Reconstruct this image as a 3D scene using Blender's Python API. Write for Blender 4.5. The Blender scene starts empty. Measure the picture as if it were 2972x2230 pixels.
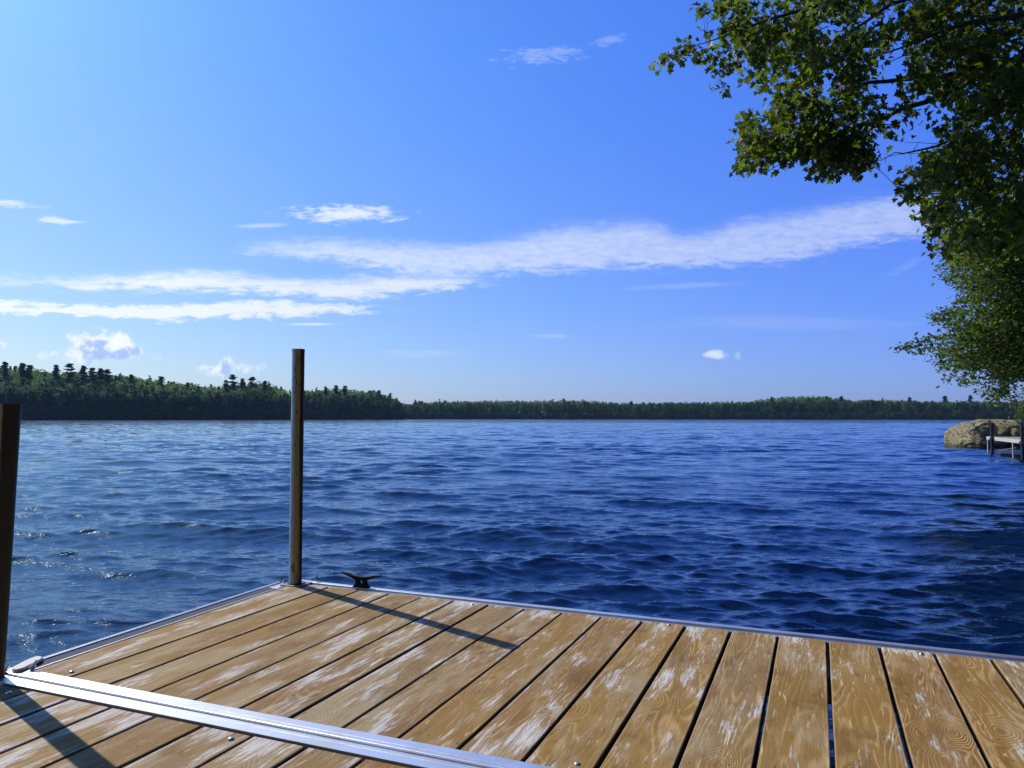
import bpy, math, random
import numpy as np
from mathutils import Vector, noise as mnoise

# ------------------------------------------------------------------ scene, camera, sky, sun
sc = bpy.context.scene
col = sc.collection
rng = np.random.default_rng(7)
random.seed(7)

F, CX, CY, HOR = 2167.0, 1486.0, 1115.0, 1213.0        # photograph: focal length, centre, horizon (pixels)
PITCH = math.atan((HOR - CY) / F)
DECK_Z = 0.57
CAM = Vector((0.0, 0.0, DECK_Z + 0.70))

cam_d = bpy.data.cameras.new("camera")
cam_d.sensor_width = 36.0
cam_d.lens = F / 2972.0 * 36.0
cam_d.clip_start = 0.05
cam_d.clip_end = 9000.0
cam = bpy.data.objects.new("camera", cam_d)
cam.location = CAM
cam.rotation_euler = (math.radians(90) + PITCH, 0, 0)
col.objects.link(cam)
sc.camera = cam

SUN_EL = math.radians(38.4)
SUN_AZ = math.radians(-46.8)                            # from +Y towards +X
sd = Vector((math.sin(SUN_AZ) * math.cos(SUN_EL), math.cos(SUN_AZ) * math.cos(SUN_EL), math.sin(SUN_EL)))
sun_d = bpy.data.lights.new("sun", 'SUN')
sun_d.energy = 5.0
sun_d.angle = math.radians(0.5)
sun_d.color = (1.0, 0.92, 0.79)
sun = bpy.data.objects.new("sun", sun_d)
sun.rotation_euler = sd.to_track_quat('Z', 'Y').to_euler()
sun.location = (-20, 20, 30)
col.objects.link(sun)

sc.view_settings.view_transform = 'Standard'
sc.view_settings.look = 'None'
sc.view_settings.gamma = 1.0
sc.view_settings.exposure = 0.0
sc.render.engine = 'CYCLES'
try:
    sc.cycles.sample_clamp_indirect = 6.0
    sc.cycles.sample_clamp_direct = 6.0
    sc.cycles.max_bounces = 6
    sc.cycles.transparent_max_bounces = 8
except Exception:
    pass


class NT:
    """small helper to write node trees"""
    def __init__(self, tree):
        self.t = tree

    def n(self, kind, **kw):
        nd = self.t.nodes.new(kind)
        for k, v in kw.items():
            setattr(nd, k, v)
        return nd

    def put(self, sock, v):
        if isinstance(v, bpy.types.NodeSocket):
            self.t.links.new(v, sock)
        elif v is not None:
            sock.default_value = v

    def m(self, op, a, b=None, c=None, clamp=False):
        nd = self.n('ShaderNodeMath', operation=op, use_clamp=clamp)
        self.put(nd.inputs[0], a)
        if b is not None: self.put(nd.inputs[1], b)
        if c is not None: self.put(nd.inputs[2], c)
        return nd.outputs[0]

    def vm(self, op, a, b=None):
        nd = self.n('ShaderNodeVectorMath', operation=op)
        self.put(nd.inputs[0], a)
        if b is not None: self.put(nd.inputs[1], b)
        return nd.outputs['Value'] if op in ('LENGTH', 'DOT_PRODUCT', 'DISTANCE') else nd.outputs[0]

    def xyz(self, x, y, z=0.0):
        nd = self.n('ShaderNodeCombineXYZ')
        self.put(nd.inputs[0], x); self.put(nd.inputs[1], y); self.put(nd.inputs[2], z)
        return nd.outputs[0]

    def sep(self, v):
        nd = self.n('ShaderNodeSeparateXYZ'); self.put(nd.inputs[0], v)
        return nd.outputs

    def ss(self, x, lo, hi, a=0.0, b=1.0):
        nd = self.n('ShaderNodeMapRange', interpolation_type='SMOOTHSTEP')
        self.put(nd.inputs[0], x); self.put(nd.inputs[1], lo); self.put(nd.inputs[2], hi)
        self.put(nd.inputs[3], a); self.put(nd.inputs[4], b)
        return nd.outputs[0]

    def noise(self, vec, scale=5.0, detail=3.0, rough=0.5, dist=0.0, dims='3D', color=False):
        nd = self.n('ShaderNodeTexNoise', noise_dimensions=dims)
        self.put(nd.inputs['Vector'], vec); self.put(nd.inputs['Scale'], scale)
        self.put(nd.inputs['Detail'], detail); self.put(nd.inputs['Roughness'], rough)
        self.put(nd.inputs['Distortion'], dist)
        return nd.outputs['Color'] if color else nd.outputs[0]

    def mapv(self, vec, loc=(0, 0, 0), rot=(0, 0, 0), scale=(1, 1, 1), kind='POINT'):
        nd = self.n('ShaderNodeMapping', vector_type=kind)
        self.put(nd.inputs[0], vec)
        nd.inputs['Location'].default_value = loc
        nd.inputs['Rotation'].default_value = rot
        nd.inputs['Scale'].default_value = scale
        return nd.outputs[0]

    def mix(self, f, a, b, blend='MIX'):
        nd = self.n('ShaderNodeMix', data_type='RGBA', blend_type=blend)
        self.put(nd.inputs[0], f)
        ca = nd.inputs[6]; cb = nd.inputs[7]
        self.put(ca, a if isinstance(a, bpy.types.NodeSocket) else (*a, 1.0))
        self.put(cb, b if isinstance(b, bpy.types.NodeSocket) else (*b, 1.0))
        return nd.outputs[2]

    def curve(self, x, pts):
        nd = self.n('ShaderNodeFloatCurve')
        c = nd.mapping.curves[0]
        pts = sorted(pts)
        c.points[0].location = pts[0]
        c.points[1].location = pts[-1]
        for p in pts[1:-1]:
            c.points.new(*p)
        for p in c.points: p.handle_type = 'AUTO_CLAMPED'
        nd.mapping.update()
        self.put(nd.inputs['Value'], x)
        return nd.outputs[0]


# ---- world: Nishita sky with thin cirrus bands and small cumulus, fixed in compass direction
world = bpy.data.worlds.new("World")
sc.world = world
world.use_nodes = True
wt = world.node_tree
wt.nodes.clear()
W = NT(wt)
sky = W.n('ShaderNodeTexSky', sky_type='NISHITA')
sky.sun_disc = False
sky.sun_elevation = SUN_EL
sky.sun_rotation = SUN_AZ
sky.altitude = 100
sky.air_density = 1.0
sky.dust_density = 0.6
sky.ozone_density = 2.5
tc = W.n('ShaderNodeTexCoord')
dx, dy, dz = W.sep(tc.outputs['Generated'])[:3]
# deep blue air, paler towards the sun's side: per-channel curve on the Nishita sky
rawc = W.n('ShaderNodeSeparateColor'); W.put(rawc.inputs[0], sky.outputs[0])
dzc = W.m('MINIMUM', W.m('MAXIMUM', dz, 0.0), 0.45)
chan = []
for i_, (a_, e_, kx, kz) in enumerate([(-0.579, 0.807, -0.411, -0.871), (-0.342, 0.893, -0.210, 0.362), (0.138, 0.810, 0.353, 0.780)]):
    pw = W.m('POWER', W.m('MAXIMUM', W.m('MULTIPLY', rawc.outputs[i_], 0.1), 1e-4), e_)
    ex = W.m('EXPONENT', W.m('ADD', W.m('MULTIPLY', dx, kx), W.m('MULTIPLY_ADD', dzc, kz, a_ + 2.302585)))
    chan.append(W.m('MULTIPLY', pw, ex))
cmb = W.n('ShaderNodeCombineColor')
for i_ in range(3): W.put(cmb.inputs[i_], chan[i_])
skyc = cmb.outputs[0]
ys = W.m('MAXIMUM', dy, 0.02)
X = W.m('DIVIDE', dx, ys)
Z = W.m('DIVIDE', dz, ys)


def S(px, py):
    """a point of the 2212 px wide view -> tangent-plane direction (x/y, z/y) of the world"""
    a = (px - 1106) / 1613.0; b = (830 - py) / 1613.0
    ry = math.cos(PITCH) - b * math.sin(PITCH)
    return a / ry, (math.sin(PITCH) + b * math.cos(PITCH)) / ry


XN = W.m('MULTIPLY_ADD', X, 1 / 2.0, 0.5)
P2 = W.xyz(X, Z, 0.0)
warp = W.noise(W.mapv(P2, scale=(5, 14, 1)), 1.0, 4, 0.55)
rip = W.noise(W.mapv(P2, rot=(0, 0, 0.12), scale=(28, 95, 1)), 1.0, 5, 0.68, 0.4)
rip2 = W.noise(W.mapv(P2, rot=(0, 0, -0.25), scale=(60, 170, 1)), 1.0, 3, 0.6, 0.3)
fib = W.noise(W.mapv(P2, rot=(0, 0, -0.09), scale=(7, 110, 1)), 1.0, 5, 0.6, 0.6)
wob = W.m('ADD', W.m('MULTIPLY', W.m('SUBTRACT', warp, 0.5), 0.030),
          W.m('MULTIPLY', W.m('SUBTRACT', rip, 0.5), 0.034))
wob = W.m('ADD', wob, W.m('MULTIPLY', W.m('SUBTRACT', fib, 0.5), 0.012))
ZW = W.m('ADD', Z, wob)


def band(upper, lower, soft_u, soft_l, gain, tex, tlo, thi):
    def pts(l):
        return [((S(x, y)[0]) / 2.0 + 0.5, S(x, y)[1]) for x, y in l]
    up = W.curve(XN, pts(upper)); lo = W.curve(XN, pts(lower))
    a = W.ss(W.m('SUBTRACT', up, ZW), -soft_u * 0.3, soft_u)
    b = W.ss(W.m('SUBTRACT', ZW, lo), -soft_l * 0.3, soft_l)
    mk = W.m('MULTIPLY', a, b)
    # texture eats thin places first
    t = W.ss(W.m('ADD', W.m('MULTIPLY', tex, 1.0), W.m('MULTIPLY', mk, 0.55)), tlo, thi)
    return W.m('MULTIPLY', W.m('MULTIPLY', mk, t), gain)


E_ = -400; R_ = 2600
tex1 = W.m('ADD', W.m('MULTIPLY', rip, 0.55), W.m('MULTIPLY', rip2, 0.45))
tex2 = W.m('ADD', W.m('MULTIPLY', fib, 0.6), W.m('MULTIPLY', rip, 0.4))
bands = []
bands.append(band([(E_, 560), (460, 545), (520, 512), (620, 500), (720, 496), (850, 506), (950, 510), (1060, 500), (1190, 474), (1300, 466), (1400, 465), (1480, 482), (1600, 452), (1760, 432), (1900, 408), (2010, 404), (2100, 440), (R_, 480)],
                  [(E_, 560), (460, 546), (520, 556), (640, 568), (740, 580), (850, 602), (950, 616), (1060, 610), (1190, 600), (1300, 598), (1400, 595), (1500, 590), (1600, 582), (1760, 568), (1900, 544), (2010, 520), (2100, 460), (R_, 480)],
                  0.032, 0.022, 0.90, tex1, 0.50, 1.28))
bands.append(band([(E_, 586), (0, 587), (100, 590), (200, 586), (300, 580), (400, 576), (500, 580), (620, 586), (760, 584), (880, 580), (980, 582), (1080, 600), (1250, 628), (R_, 630)],
                  [(E_, 626), (0, 622), (100, 630), (200, 634), (300, 634), (400, 638), (500, 642), (620, 648), (760, 650), (880, 644), (980, 634), (1060, 624), (1200, 629), (R_, 631)],
                  0.022, 0.015, 1.05, tex2, 0.48, 1.12))
bands.append(band([(E_, 648), (0, 650), (300, 652), (480, 654), (620, 650), (720, 652), (800, 658), (880, 664), (1000, 668), (R_, 668)],
                  [(E_, 682), (0, 683), (300, 686), (480, 689), (620, 689), (720, 680), (800, 674), (880, 668), (1000, 669), (R_, 669)],
                  0.010, 0.008, 1.08, tex2, 0.45, 0.85))


def blob(px, py, rx, ry, rot, gain, amp, tex, soft=0.6):
    cx_, cz_ = S(px, py)
    v = W.mapv(P2, loc=(cx_, cz_, 0), rot=(0, 0, rot), scale=(rx / 1613.0, ry / 1613.0, 1), kind='TEXTURE')
    r = W.vm('LENGTH', v)
    r = W.m('ADD', r, W.m('MULTIPLY', W.m('SUBTRACT', tex, 0.5), amp))
    return W.m('MULTIPLY', W.ss(r, 1.0, 1.0 - soft), gain)


wisps = []
wisps.append(blob(750, 462, 150, 24, 0.0, 1.05, 3.2, tex1, 0.9))
wisps.append(blob(560, 488, 80, 8, 0.03, 0.5, 1.8, tex2, 0.9))
wisps.append(blob(672, 701, 75, 4, 0.0, 0.75, 1.6, tex2, 0.8))
wisps.append(blob(1165, 122, 110, 22, 0.1, 0.30, 5.0, tex1, 0.9))
wisps.append(blob(1320, 88, 50, 14, 0.2, 0.28, 4.0, tex1, 0.9))
wisps.append(blob(20, 438, 64, 11, -0.12, 0.7, 4.5, tex2, 0.9))
wisps.append(blob(122, 476, 60, 11, -0.15, 0.7, 4.5, tex2, 0.9))
wisps.append(blob(1195, 727, 55, 7, 0.0, 0.28, 3.0, tex2, 0.9))
wisps.append(blob(1480, 618, 150, 8, 0.04, 0.22, 3.0, tex2, 0.9))
wisps.append(blob(1700, 700, 320, 26, 0.0, 0.16, 2.0, tex2, 0.9))
wisps.append(blob(920, 765, 120, 12, 0.0, 0.22, 3.0, tex2, 0.9))
wisps.append(blob(1960, 575, 60, 14, 0.5, 0.15, 3.0, tex2, 0.9))
wisps.append(blob(1594, 767, 10, 14, 0.1, 0.45, 1.6, rip, 0.9))
acc = bands[0]
for b_ in bands[1:] + wisps:
    acc = W.m('MAXIMUM', acc, b_)
acc = W.m('MULTIPLY', acc, W.ss(dy, 0.05, 0.2))
acc = W.m('MULTIPLY', acc, 0.90, clamp=True)

# cumulus
bil = W.noise(P2, 34.0, 6, 0.62, 0.25)
bil2 = W.noise(W.mapv(P2, loc=(0.012, -0.010, 0)), 34.0, 6, 0.62, 0.25)


def cum(px, py, rx, ry, amp=1.5, gain=1.0):
    cx_, cz_ = S(px, py)
    v = W.mapv(P2, loc=(cx_, cz_, 0), scale=(rx / 1613.0, ry / 1613.0, 1), kind='TEXTURE')
    sx, sy, _ = W.sep(v)[:3]
    low = W.m('MULTIPLY', W.m('MINIMUM', sy, 0.0), 0.5)
    r = W.vm('LENGTH', W.xyz(sx, W.m('ADD', sy, low), 0))
    r = W.m('ADD', r, W.m('MULTIPLY', W.m('SUBTRACT', bil, 0.5), amp))
    m_ = W.m('MULTIPLY', W.ss(r, 1.05, 0.35), gain)
    # thick towards the middle and base: less light through
    q = W.m('ADD', W.m('MULTIPLY', W.m('SUBTRACT', bil2, 0.5), 4.2), W.m('ADD', W.m('MULTIPLY', sy, -0.55), W.m('MULTIPLY', r, -0.75)))
    body = W.ss(q, -0.75, 0.10)
    return m_, body


cums = [cum(228, 760, 108, 42, 3.2), cum(196, 745, 64, 32, 3.2), cum(492, 798, 66, 24, 3.4, 0.95), cum(452, 796, 30, 14, 3.4, 0.7),
        cum(-8, 748, 26, 13, 1.5, 0.9), cum(1538, 767, 30, 14, 3.0, 0.6), cum(490, 731, 16, 5, 2.0, 0.45)]
cm, cb = cums[0]
for a_, b_ in cums[1:]:
    cb = W.m('MAXIMUM', W.m('MULTIPLY', cb, W.ss(cm, 0.0, 0.3)), W.m('MULTIPLY', b_, W.ss(a_, 0.0, 0.3)))
    cm = W.m('MAXIMUM', cm, a_)
cm = W.m('MULTIPLY', cm, W.ss(dy, 0.05, 0.2))
side = W.ss(X, -0.7, 0.6)
cir_col = W.mix(side, (9.6, 10.2, 10.4), (5.6, 6.6, 9.6))
cum_col = W.mix(W.m('MULTIPLY', cb, 0.85), (9.9, 10.4, 10.8), (3.4, 5.4, 9.9))
c1 = W.mix(acc, skyc, cir_col)
c2 = W.mix(cm, c1, cum_col)
bg = W.n('ShaderNodeBackground')
W.put(bg.inputs[0], c2)
bg.inputs[1].default_value = 0.10
wo = W.n('ShaderNodeOutputWorld')
wt.links.new(bg.outputs[0], wo.inputs[0])


# ------------------------------------------------------------------ helpers
def pt(px, py, depth):
    """photograph pixel (2972 wide) at a depth along the view -> world point"""
    a = (px - CX) / F; b = (CY - py) / F
    ry = math.cos(PITCH) - b * math.sin(PITCH)
    rz = math.sin(PITCH) + b * math.cos(PITCH)
    return Vector((a / ry * depth, depth, CAM.z + rz / ry * depth))


def dpt(px, py, depth):
    return pt(px * 1.3436, py * 1.3434, depth)


def tag(o, label=None, cat=None, group=None, kind=None):
    if label: o['label'] = label
    if cat: o['category'] = cat
    if group: o['group'] = group
    if kind: o['kind'] = kind
    return o


def empty(name, loc=(0, 0, 0), rz=0.0):
    o = bpy.data.objects.new(name, None)
    o.location = loc; o.rotation_euler = (0, 0, rz)
    o.empty_display_size = 0.2
    col.objects.link(o)
    return o


def mesh_np(name, verts, faces, mat, parent=None, smooth=False, attrs=None, uvs=None):
    me = bpy.data.meshes.new(name)
    verts = np.asarray(verts, dtype=np.float32)
    if isinstance(faces, np.ndarray):
        k = faces.shape[1]; nf = len(faces)
        me.vertices.add(len(verts)); me.vertices.foreach_set('co', verts.ravel())
        me.loops.add(nf * k); me.loops.foreach_set('vertex_index', faces.astype(np.int32).ravel())
        me.polygons.add(nf)
        me.polygons.foreach_set('loop_start', (np.arange(nf) * k).astype(np.int32))
        me.polygons.foreach_set('loop_total', np.full(nf, k, dtype=np.int32))
        me.update(calc_edges=True)
    else:
        me.from_pydata([tuple(map(float, v)) for v in verts], [], faces)
        me.update()
    me.validate()
    if smooth:
        me.polygons.foreach_set('use_smooth', np.ones(len(me.polygons), dtype=bool))
    if attrs:
        for k_, a in attrs.items():
            at = me.attributes.new(k_, 'FLOAT', 'POINT')
            at.data.foreach_set('value', np.asarray(a, dtype=np.float32))
    if uvs is not None:
        uv = me.uv_layers.new(name='UVMap')
        uv.data.foreach_set('uv', np.asarray(uvs, dtype=np.float32).ravel())
    me.materials.append(mat)
    o = bpy.data.objects.new(name, me)
    col.objects.link(o)
    if parent is not None: o.parent = parent
    return o


class MB:
    """collects shapes into one mesh"""
    def __init__(self):
        self.v = []; self.f = []

    def add(self, vs, fs):
        n = len(self.v)
        self.v += [tuple(v) for v in vs]
        self.f += [tuple(i + n for i in f) for f in fs]

    def hexa(self, b, t):
        """bottom 4, top 4 corners (counter-clockwise from above)"""
        self.add(b + t, [(3, 2, 1, 0), (4, 5, 6, 7), (0, 1, 5, 4), (1, 2, 6, 5), (2, 3, 7, 6), (3, 0, 4, 7)])

    def prism(self, prof, p0, p1, ax, up):
        """profile [(a,b)...] swept from p0 to p1; a along ax, b along up"""
        n = len(prof)
        vs = [p0 + ax * a + up * b for a, b in prof] + [p1 + ax * a + up * b for a, b in prof]
        fs = [tuple(range(n)), tuple(range(2 * n - 1, n - 1, -1))]
        fs += [(i, i + n, (i + 1) % n + n, (i + 1) % n) for i in range(n)]
        self.add(vs, fs)

    def tube(self, pts, rad, seg=10, cap=True):
        pts = [Vector(p) for p in pts]; n = len(pts); vs = []
        ref = Vector((0.13, 0.21, 0.97))
        for i, p in enumerate(pts):
            d = (pts[min(i + 1, n - 1)] - pts[max(i - 1, 0)])
            if d.length < 1e-9: d = Vector((0, 0, 1))
            d.normalize()
            a = d.cross(ref)
            if a.length < 0.1: a = d.cross(Vector((1, 0, 0)))
            a.normalize(); b = d.cross(a)
            r = rad[i] if isinstance(rad, (list, tuple)) else rad
            for k in range(seg):
                t = 2 * math.pi * k / seg
                vs.append(p + a * math.cos(t) * r + b * math.sin(t) * r)
        fs = []
        for i in range(n - 1):
            for k in range(seg):
                k2 = (k + 1) % seg
                fs.append((i * seg + k, i * seg + k2, (i + 1) * seg + k2, (i + 1) * seg + k))
        if cap:
            fs.append(tuple(range(seg - 1, -1, -1)))
            fs.append(tuple(range((n - 1) * seg, n * seg)))
        self.add(vs, fs)

    def build(self, name, mat, parent=None, smooth=False, bevel=0.0, seg=2, angle=40):
        o = mesh_np(name, self.v, self.f, mat, parent)
        import bmesh
        bm = bmesh.new(); bm.from_mesh(o.data)
        bmesh.ops.recalc_face_normals(bm, faces=bm.faces)
        bm.to_mesh(o.data); bm.free()
        if smooth:
            for p in o.data.polygons: p.use_smooth = True
            o.data.set_sharp_from_angle(angle=math.radians(angle))
        if bevel:
            md = o.modifiers.new('bevel', 'BEVEL'); md.width = bevel; md.segments = seg
            md.limit_method = 'ANGLE'; md.angle_limit = math.radians(35)
        return o


def mat_new(name):
    m = bpy.data.materials.new(name); m.use_nodes = True
    m.node_tree.nodes.clear()
    N = NT(m.node_tree)
    out = N.n('ShaderNodeOutputMaterial')
    return m, N, out


def principled(N, out, base, rough=0.5, metal=0.0, spec=0.5, normal=None, ior=None):
    p = N.n('ShaderNodeBsdfPrincipled')
    N.put(p.inputs['Base Color'], base if isinstance(base, bpy.types.NodeSocket) else (*base, 1))
    N.put(p.inputs['Roughness'], rough); N.put(p.inputs['Metallic'], metal)
    N.put(p.inputs['Specular IOR Level'], spec)
    if ior: p.inputs['IOR'].default_value = ior
    if normal is not None: N.put(p.inputs['Normal'], normal)
    if out is not None: N.t.links.new(p.outputs[0], out.inputs[0])
    return p


def bump(N, h, strength=0.5, dist=0.01, normal=None):
    b = N.n('ShaderNodeBump')
    N.put(b.inputs['Height'], h); b.inputs['Strength'].default_value = strength
    N.put(b.inputs['Distance'], dist)
    if normal is not None: N.put(b.inputs['Normal'], normal)
    return b.outputs[0]


# ------------------------------------------------------------------ materials
def make_water():
    m, N, out = mat_new('lake_water')
    g = N.n('ShaderNodeNewGeometry')
    pos = g.outputs['Position']
    dist = N.vm('LENGTH', N.vm('SUBTRACT', pos, tuple(CAM)))
    n1 = N.noise(N.mapv(pos, rot=(0, 0, 0.2), scale=(3.6, 7.5, 1)), 1.0, 5, 0.60, 0.8)
    n2 = N.noise(N.mapv(pos, rot=(0, 0, -0.25), scale=(11, 24, 1)), 1.0, 4, 0.60, 0.6)
    near = N.ss(dist, 30.0, 3.0)
    h = N.m('ADD', N.m('MULTIPLY', n1, N.m('MULTIPLY', near, 0.008)), N.m('MULTIPLY', n2, N.m('MULTIPLY', near, 0.0030)))
    rg = N.noise(N.mapv(pos, rot=(0, 0, 0.28), scale=(1.5, 4.2, 1)), 1.0, 4, 0.62, 0.7)
    rg = N.m('SUBTRACT', 1.0, N.m('ABSOLUTE', N.m('MULTIPLY_ADD', rg, 5.0, -2.5)))       # sharp little crests
    rg2 = N.noise(N.mapv(pos, rot=(0, 0, -0.1), scale=(4.0, 11, 1)), 1.0, 3, 0.62, 0.7)
    rg2 = N.m('SUBTRACT', 1.0, N.m('ABSOLUTE', N.m('MULTIPLY_ADD', rg2, 5.0, -2.5)))
    nm = N.ss(dist, 60.0, 8.0)
    h = N.m('ADD', h, N.m('MULTIPLY', N.m('MULTIPLY_ADD', rg, 0.0042, N.m('MULTIPLY', rg2, 0.0010)), nm))
    nb = bump(N, h, 1.0, 1.0)
    # wavelets too small to model far out: tilt the surface, patch by patch
    c1 = N.noise(N.mapv(pos, rot=(0, 0, 0.15), scale=(1.3, 3.4, 1)), 1.0, 4, 0.65, 0.5, color=True)
    c2 = N.noise(N.mapv(pos, rot=(0, 0, -0.1), scale=(0.32, 1.0, 1)), 1.0, 4, 0.65, 0.4, color=True)
    w1 = N.ss(dist, 6.0, 30.0, 0.0, 0.50)
    w2 = N.ss(dist, 25.0, 110.0, 0.0, 0.50)

    def tilt(c, w):
        v = N.vm('SUBTRACT', c, (0.5, 0.5, 0.5))
        v = N.vm('MULTIPLY', v, N.xyz(N.m('MULTIPLY', w, 0.7), w, 0.0))
        return v
    # gusts: rough dark streaks between calmer bright ones
    gu = N.noise(N.mapv(pos, rot=(0, 0, 0.3), scale=(0.05, 0.11, 1)), 1.0, 6, 0.68, 0.6)
    gm = N.ss(gu, 0.38, 0.62, 0.40, 1.9)
    c3 = N.noise(N.mapv(pos, rot=(0, 0, 0.12), scale=(0.11, 0.30, 1)), 1.0, 5, 0.70, 0.5, color=True)
    w3 = N.ss(dist, 14.0, 60.0, 0.0, 0.42)
    nn = N.vm('ADD', N.vm('ADD', nb, tilt(c1, N.m('MULTIPLY', w1, gm))), N.vm('ADD', tilt(c2, N.m('MULTIPLY', w2, gm)), tilt(c3, w3)))
    nn = N.vm('NORMALIZE', nn)
    rough = N.ss(dist, 5.0, 150.0, 0.025, 0.07)
    # clean deep water: sky mirrored by Fresnel over a dark blue body
    fr = N.n('ShaderNodeFresnel'); fr.inputs['IOR'].default_value = 1.60
    N.put(fr.inputs['Normal'], nn)
    gl_ = N.n('ShaderNodeBsdfGlossy'); gl_.inputs['Color'].default_value = (0.76, 0.88, 1.0, 1)
    N.put(gl_.inputs['Roughness'], rough); N.put(gl_.inputs['Normal'], nn)
    df = N.n('ShaderNodeBsdfDiffuse'); df.inputs['Color'].default_value = (0.0005, 0.0085, 0.042, 1)
    mx = N.n('ShaderNodeMixShader')
    N.put(mx.inputs[0], fr.outputs[0])
    N.t.links.new(df.outputs[0], mx.inputs[1]); N.t.links.new(gl_.outputs[0], mx.inputs[2])
    N.t.links.new(mx.outputs[0], out.inputs[0])
    return m


def make_wood():
    m, N, out = mat_new('weathered_deck_wood')
    uvn = N.n('ShaderNodeUVMap'); uvn.uv_map = 'UVMap'
    al, yy, _ = N.sep(uvn.outputs[0])[:3]
    pid = N.m('FLOOR', yy)
    ac = N.m('SUBTRACT', yy, pid)                         # metres across the plank
    wn = N.n('ShaderNodeTexWhiteNoise', noise_dimensions='1D')
    N.put(wn.inputs['W'], pid)
    rnd = wn.outputs['Value']
    r1, r2, r3 = N.sep(wn.outputs['Color'])[:3]
    zo = N.m('MULTIPLY', pid, 3.71)
    base_v = N.xyz(al, ac, zo)
    # knots
    kv = N.n('ShaderNodeTexVoronoi', voronoi_dimensions='2D', feature='F1')
    N.put(kv.inputs['Vector'], N.xyz(N.m('MULTIPLY_ADD', al, 2.6, N.m('MULTIPLY', pid, 5.3)), N.m('MULTIPLY_ADD', ac, 5.2, N.m('MULTIPLY', pid, 2.9)), 0))
    kv.inputs['Scale'].default_value = 1.0
    kd = kv.outputs['Distance']
    kn = N.ss(kd, 0.30, 0.0)
    # contour grain
    fld = N.noise(N.mapv(base_v, scale=(1.15, 8.5, 1)), 1.0, 2.0, 0.45, 0.25)
    fld = N.m('ADD', fld, N.m('MULTIPLY', kn, 0.34))
    fine = N.noise(N.mapv(base_v, scale=(14, 240, 1)), 1.0, 3, 0.6)
    fr = N.m('MULTIPLY_ADD', r1, 70.0, 95.0)
    ring = N.m('SINE', N.m('ADD', N.m('MULTIPLY', fld, fr), N.m('MULTIPLY', fine, 1.6)))
    ring = N.m('MULTIPLY_ADD', ring, 0.5, 0.5)
    ring = N.m('POWER', ring, 2.6)
    ringy = N.m('MULTIPLY', N.ss(r3, 0.15, 0.8, 0.25, 1.0), N.ss(N.sep(N.n('ShaderNodeNewGeometry').outputs['Position'])[0], -0.2, 1.2, 0.45, 1.0))
    wear = N.noise(N.mapv(base_v, scale=(3.0, 14, 1)), 1.0, 4, 0.6)
    tone = N.noise(N.mapv(base_v, scale=(2.2, 5, 1)), 1.0, 3, 0.55)
    c = N.mix(tone, (0.175, 0.098, 0.021), (0.315, 0.185, 0.045))
    c = N.mix(N.m('MULTIPLY', N.ss(r2, 0.35, 1.0), 0.65), c, (0.225, 0.160, 0.085))          # greyer boards
    c = N.mix(N.m('MULTIPLY', N.ss(r1, 0.4, 1.0), 0.5), c, (0.185, 0.084, 0.018))           # redder, darker boards
    bl = N.noise(N.mapv(base_v, loc=(3, 1, 4), scale=(5.0, 11, 1)), 1.0, 5, 0.65, 0.5)
    c = N.mix(N.m('MULTIPLY', N.ss(bl, 0.50, 0.66), 0.55), c, (0.125, 0.062, 0.016))         # damp brown stains
    c = N.mix(N.m('MULTIPLY', N.m('MULTIPLY', N.m('MULTIPLY', ring, ringy), N.ss(wear, 0.42, 0.62)), 0.66), c, (0.58, 0.400, 0.185))
    c = N.mix(N.m('MULTIPLY', N.ss(kd, 0.10, 0.03), 0.65), c, (0.215, 0.098, 0.032))
    c = N.mix(N.m('MULTIPLY', N.ss(fine, 0.56, 0.72), 0.55), c, (0.13, 0.075, 0.030))
    sc_ = N.noise(N.mapv(base_v, loc=(6, 2, 3), scale=(7, 70, 1)), 1.0, 5, 0.7, 1.2)
    c = N.mix(N.m('MULTIPLY', N.ss(sc_, 0.60, 0.68), 0.75), c, (0.60, 0.44, 0.24))          # raised pale splinters
    # silvery grey-green weathering
    gw = N.noise(N.mapv(base_v, loc=(4, 0, 2), scale=(2.4, 9, 1)), 1.0, 5, 0.65)
    g = N.n('ShaderNodeNewGeometry')
    posx = N.sep(g.outputs['Position'])[0]
    left = N.ss(posx, 1.1, -0.9)                           # older, barer boards at this end
    c = N.mix(N.m('MULTIPLY', N.ss(N.m('ADD', gw, N.m('MULTIPLY', left, 0.06)), 0.52, 0.70), 0.55), c, (0.36, 0.295, 0.185))
    # worn remains of pale paint, dragged along the grain
    pn = N.noise(N.mapv(base_v, loc=(1.7, 0.3, 5), scale=(3.4, 15, 1)), 1.0, 5, 0.62, 0.3)
    ps = N.noise(N.mapv(base_v, loc=(8, 0, 1), scale=(16, 190, 1)), 1.0, 4, 0.65)
    pv = N.m('ADD', pn, N.m('MULTIPLY', N.m('SUBTRACT', ps, 0.5), 0.42))
    pv = N.m('ADD', pv, N.m('MULTIPLY', N.m('SUBTRACT', r3, 0.5), 0.12))
    pv = N.m('ADD', pv, N.m('MULTIPLY', left, 0.075))
    endw = N.ss(al, 0.16, 0.0)                             # ends keep more paint
    pv = N.m('ADD', pv, N.m('MULTIPLY', endw, 0.07))
    pm = N.ss(pv, 0.615, 0.69)
    thin = N.ss(N.noise(N.mapv(base_v, loc=(2, 9, 1), scale=(9, 120, 1)), 1.0, 4, 0.7), 0.36, 0.62, 0.18, 0.78)
    c = N.mix(N.m('MULTIPLY', N.ss(pv, 0.50, 0.64), N.m('MULTIPLY', thin, 0.22)), c, (0.50, 0.46, 0.38))   # thin bleached veil
    c = N.mix(N.m('MULTIPLY', pm, thin), c, (0.60, 0.61, 0.61))
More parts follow.
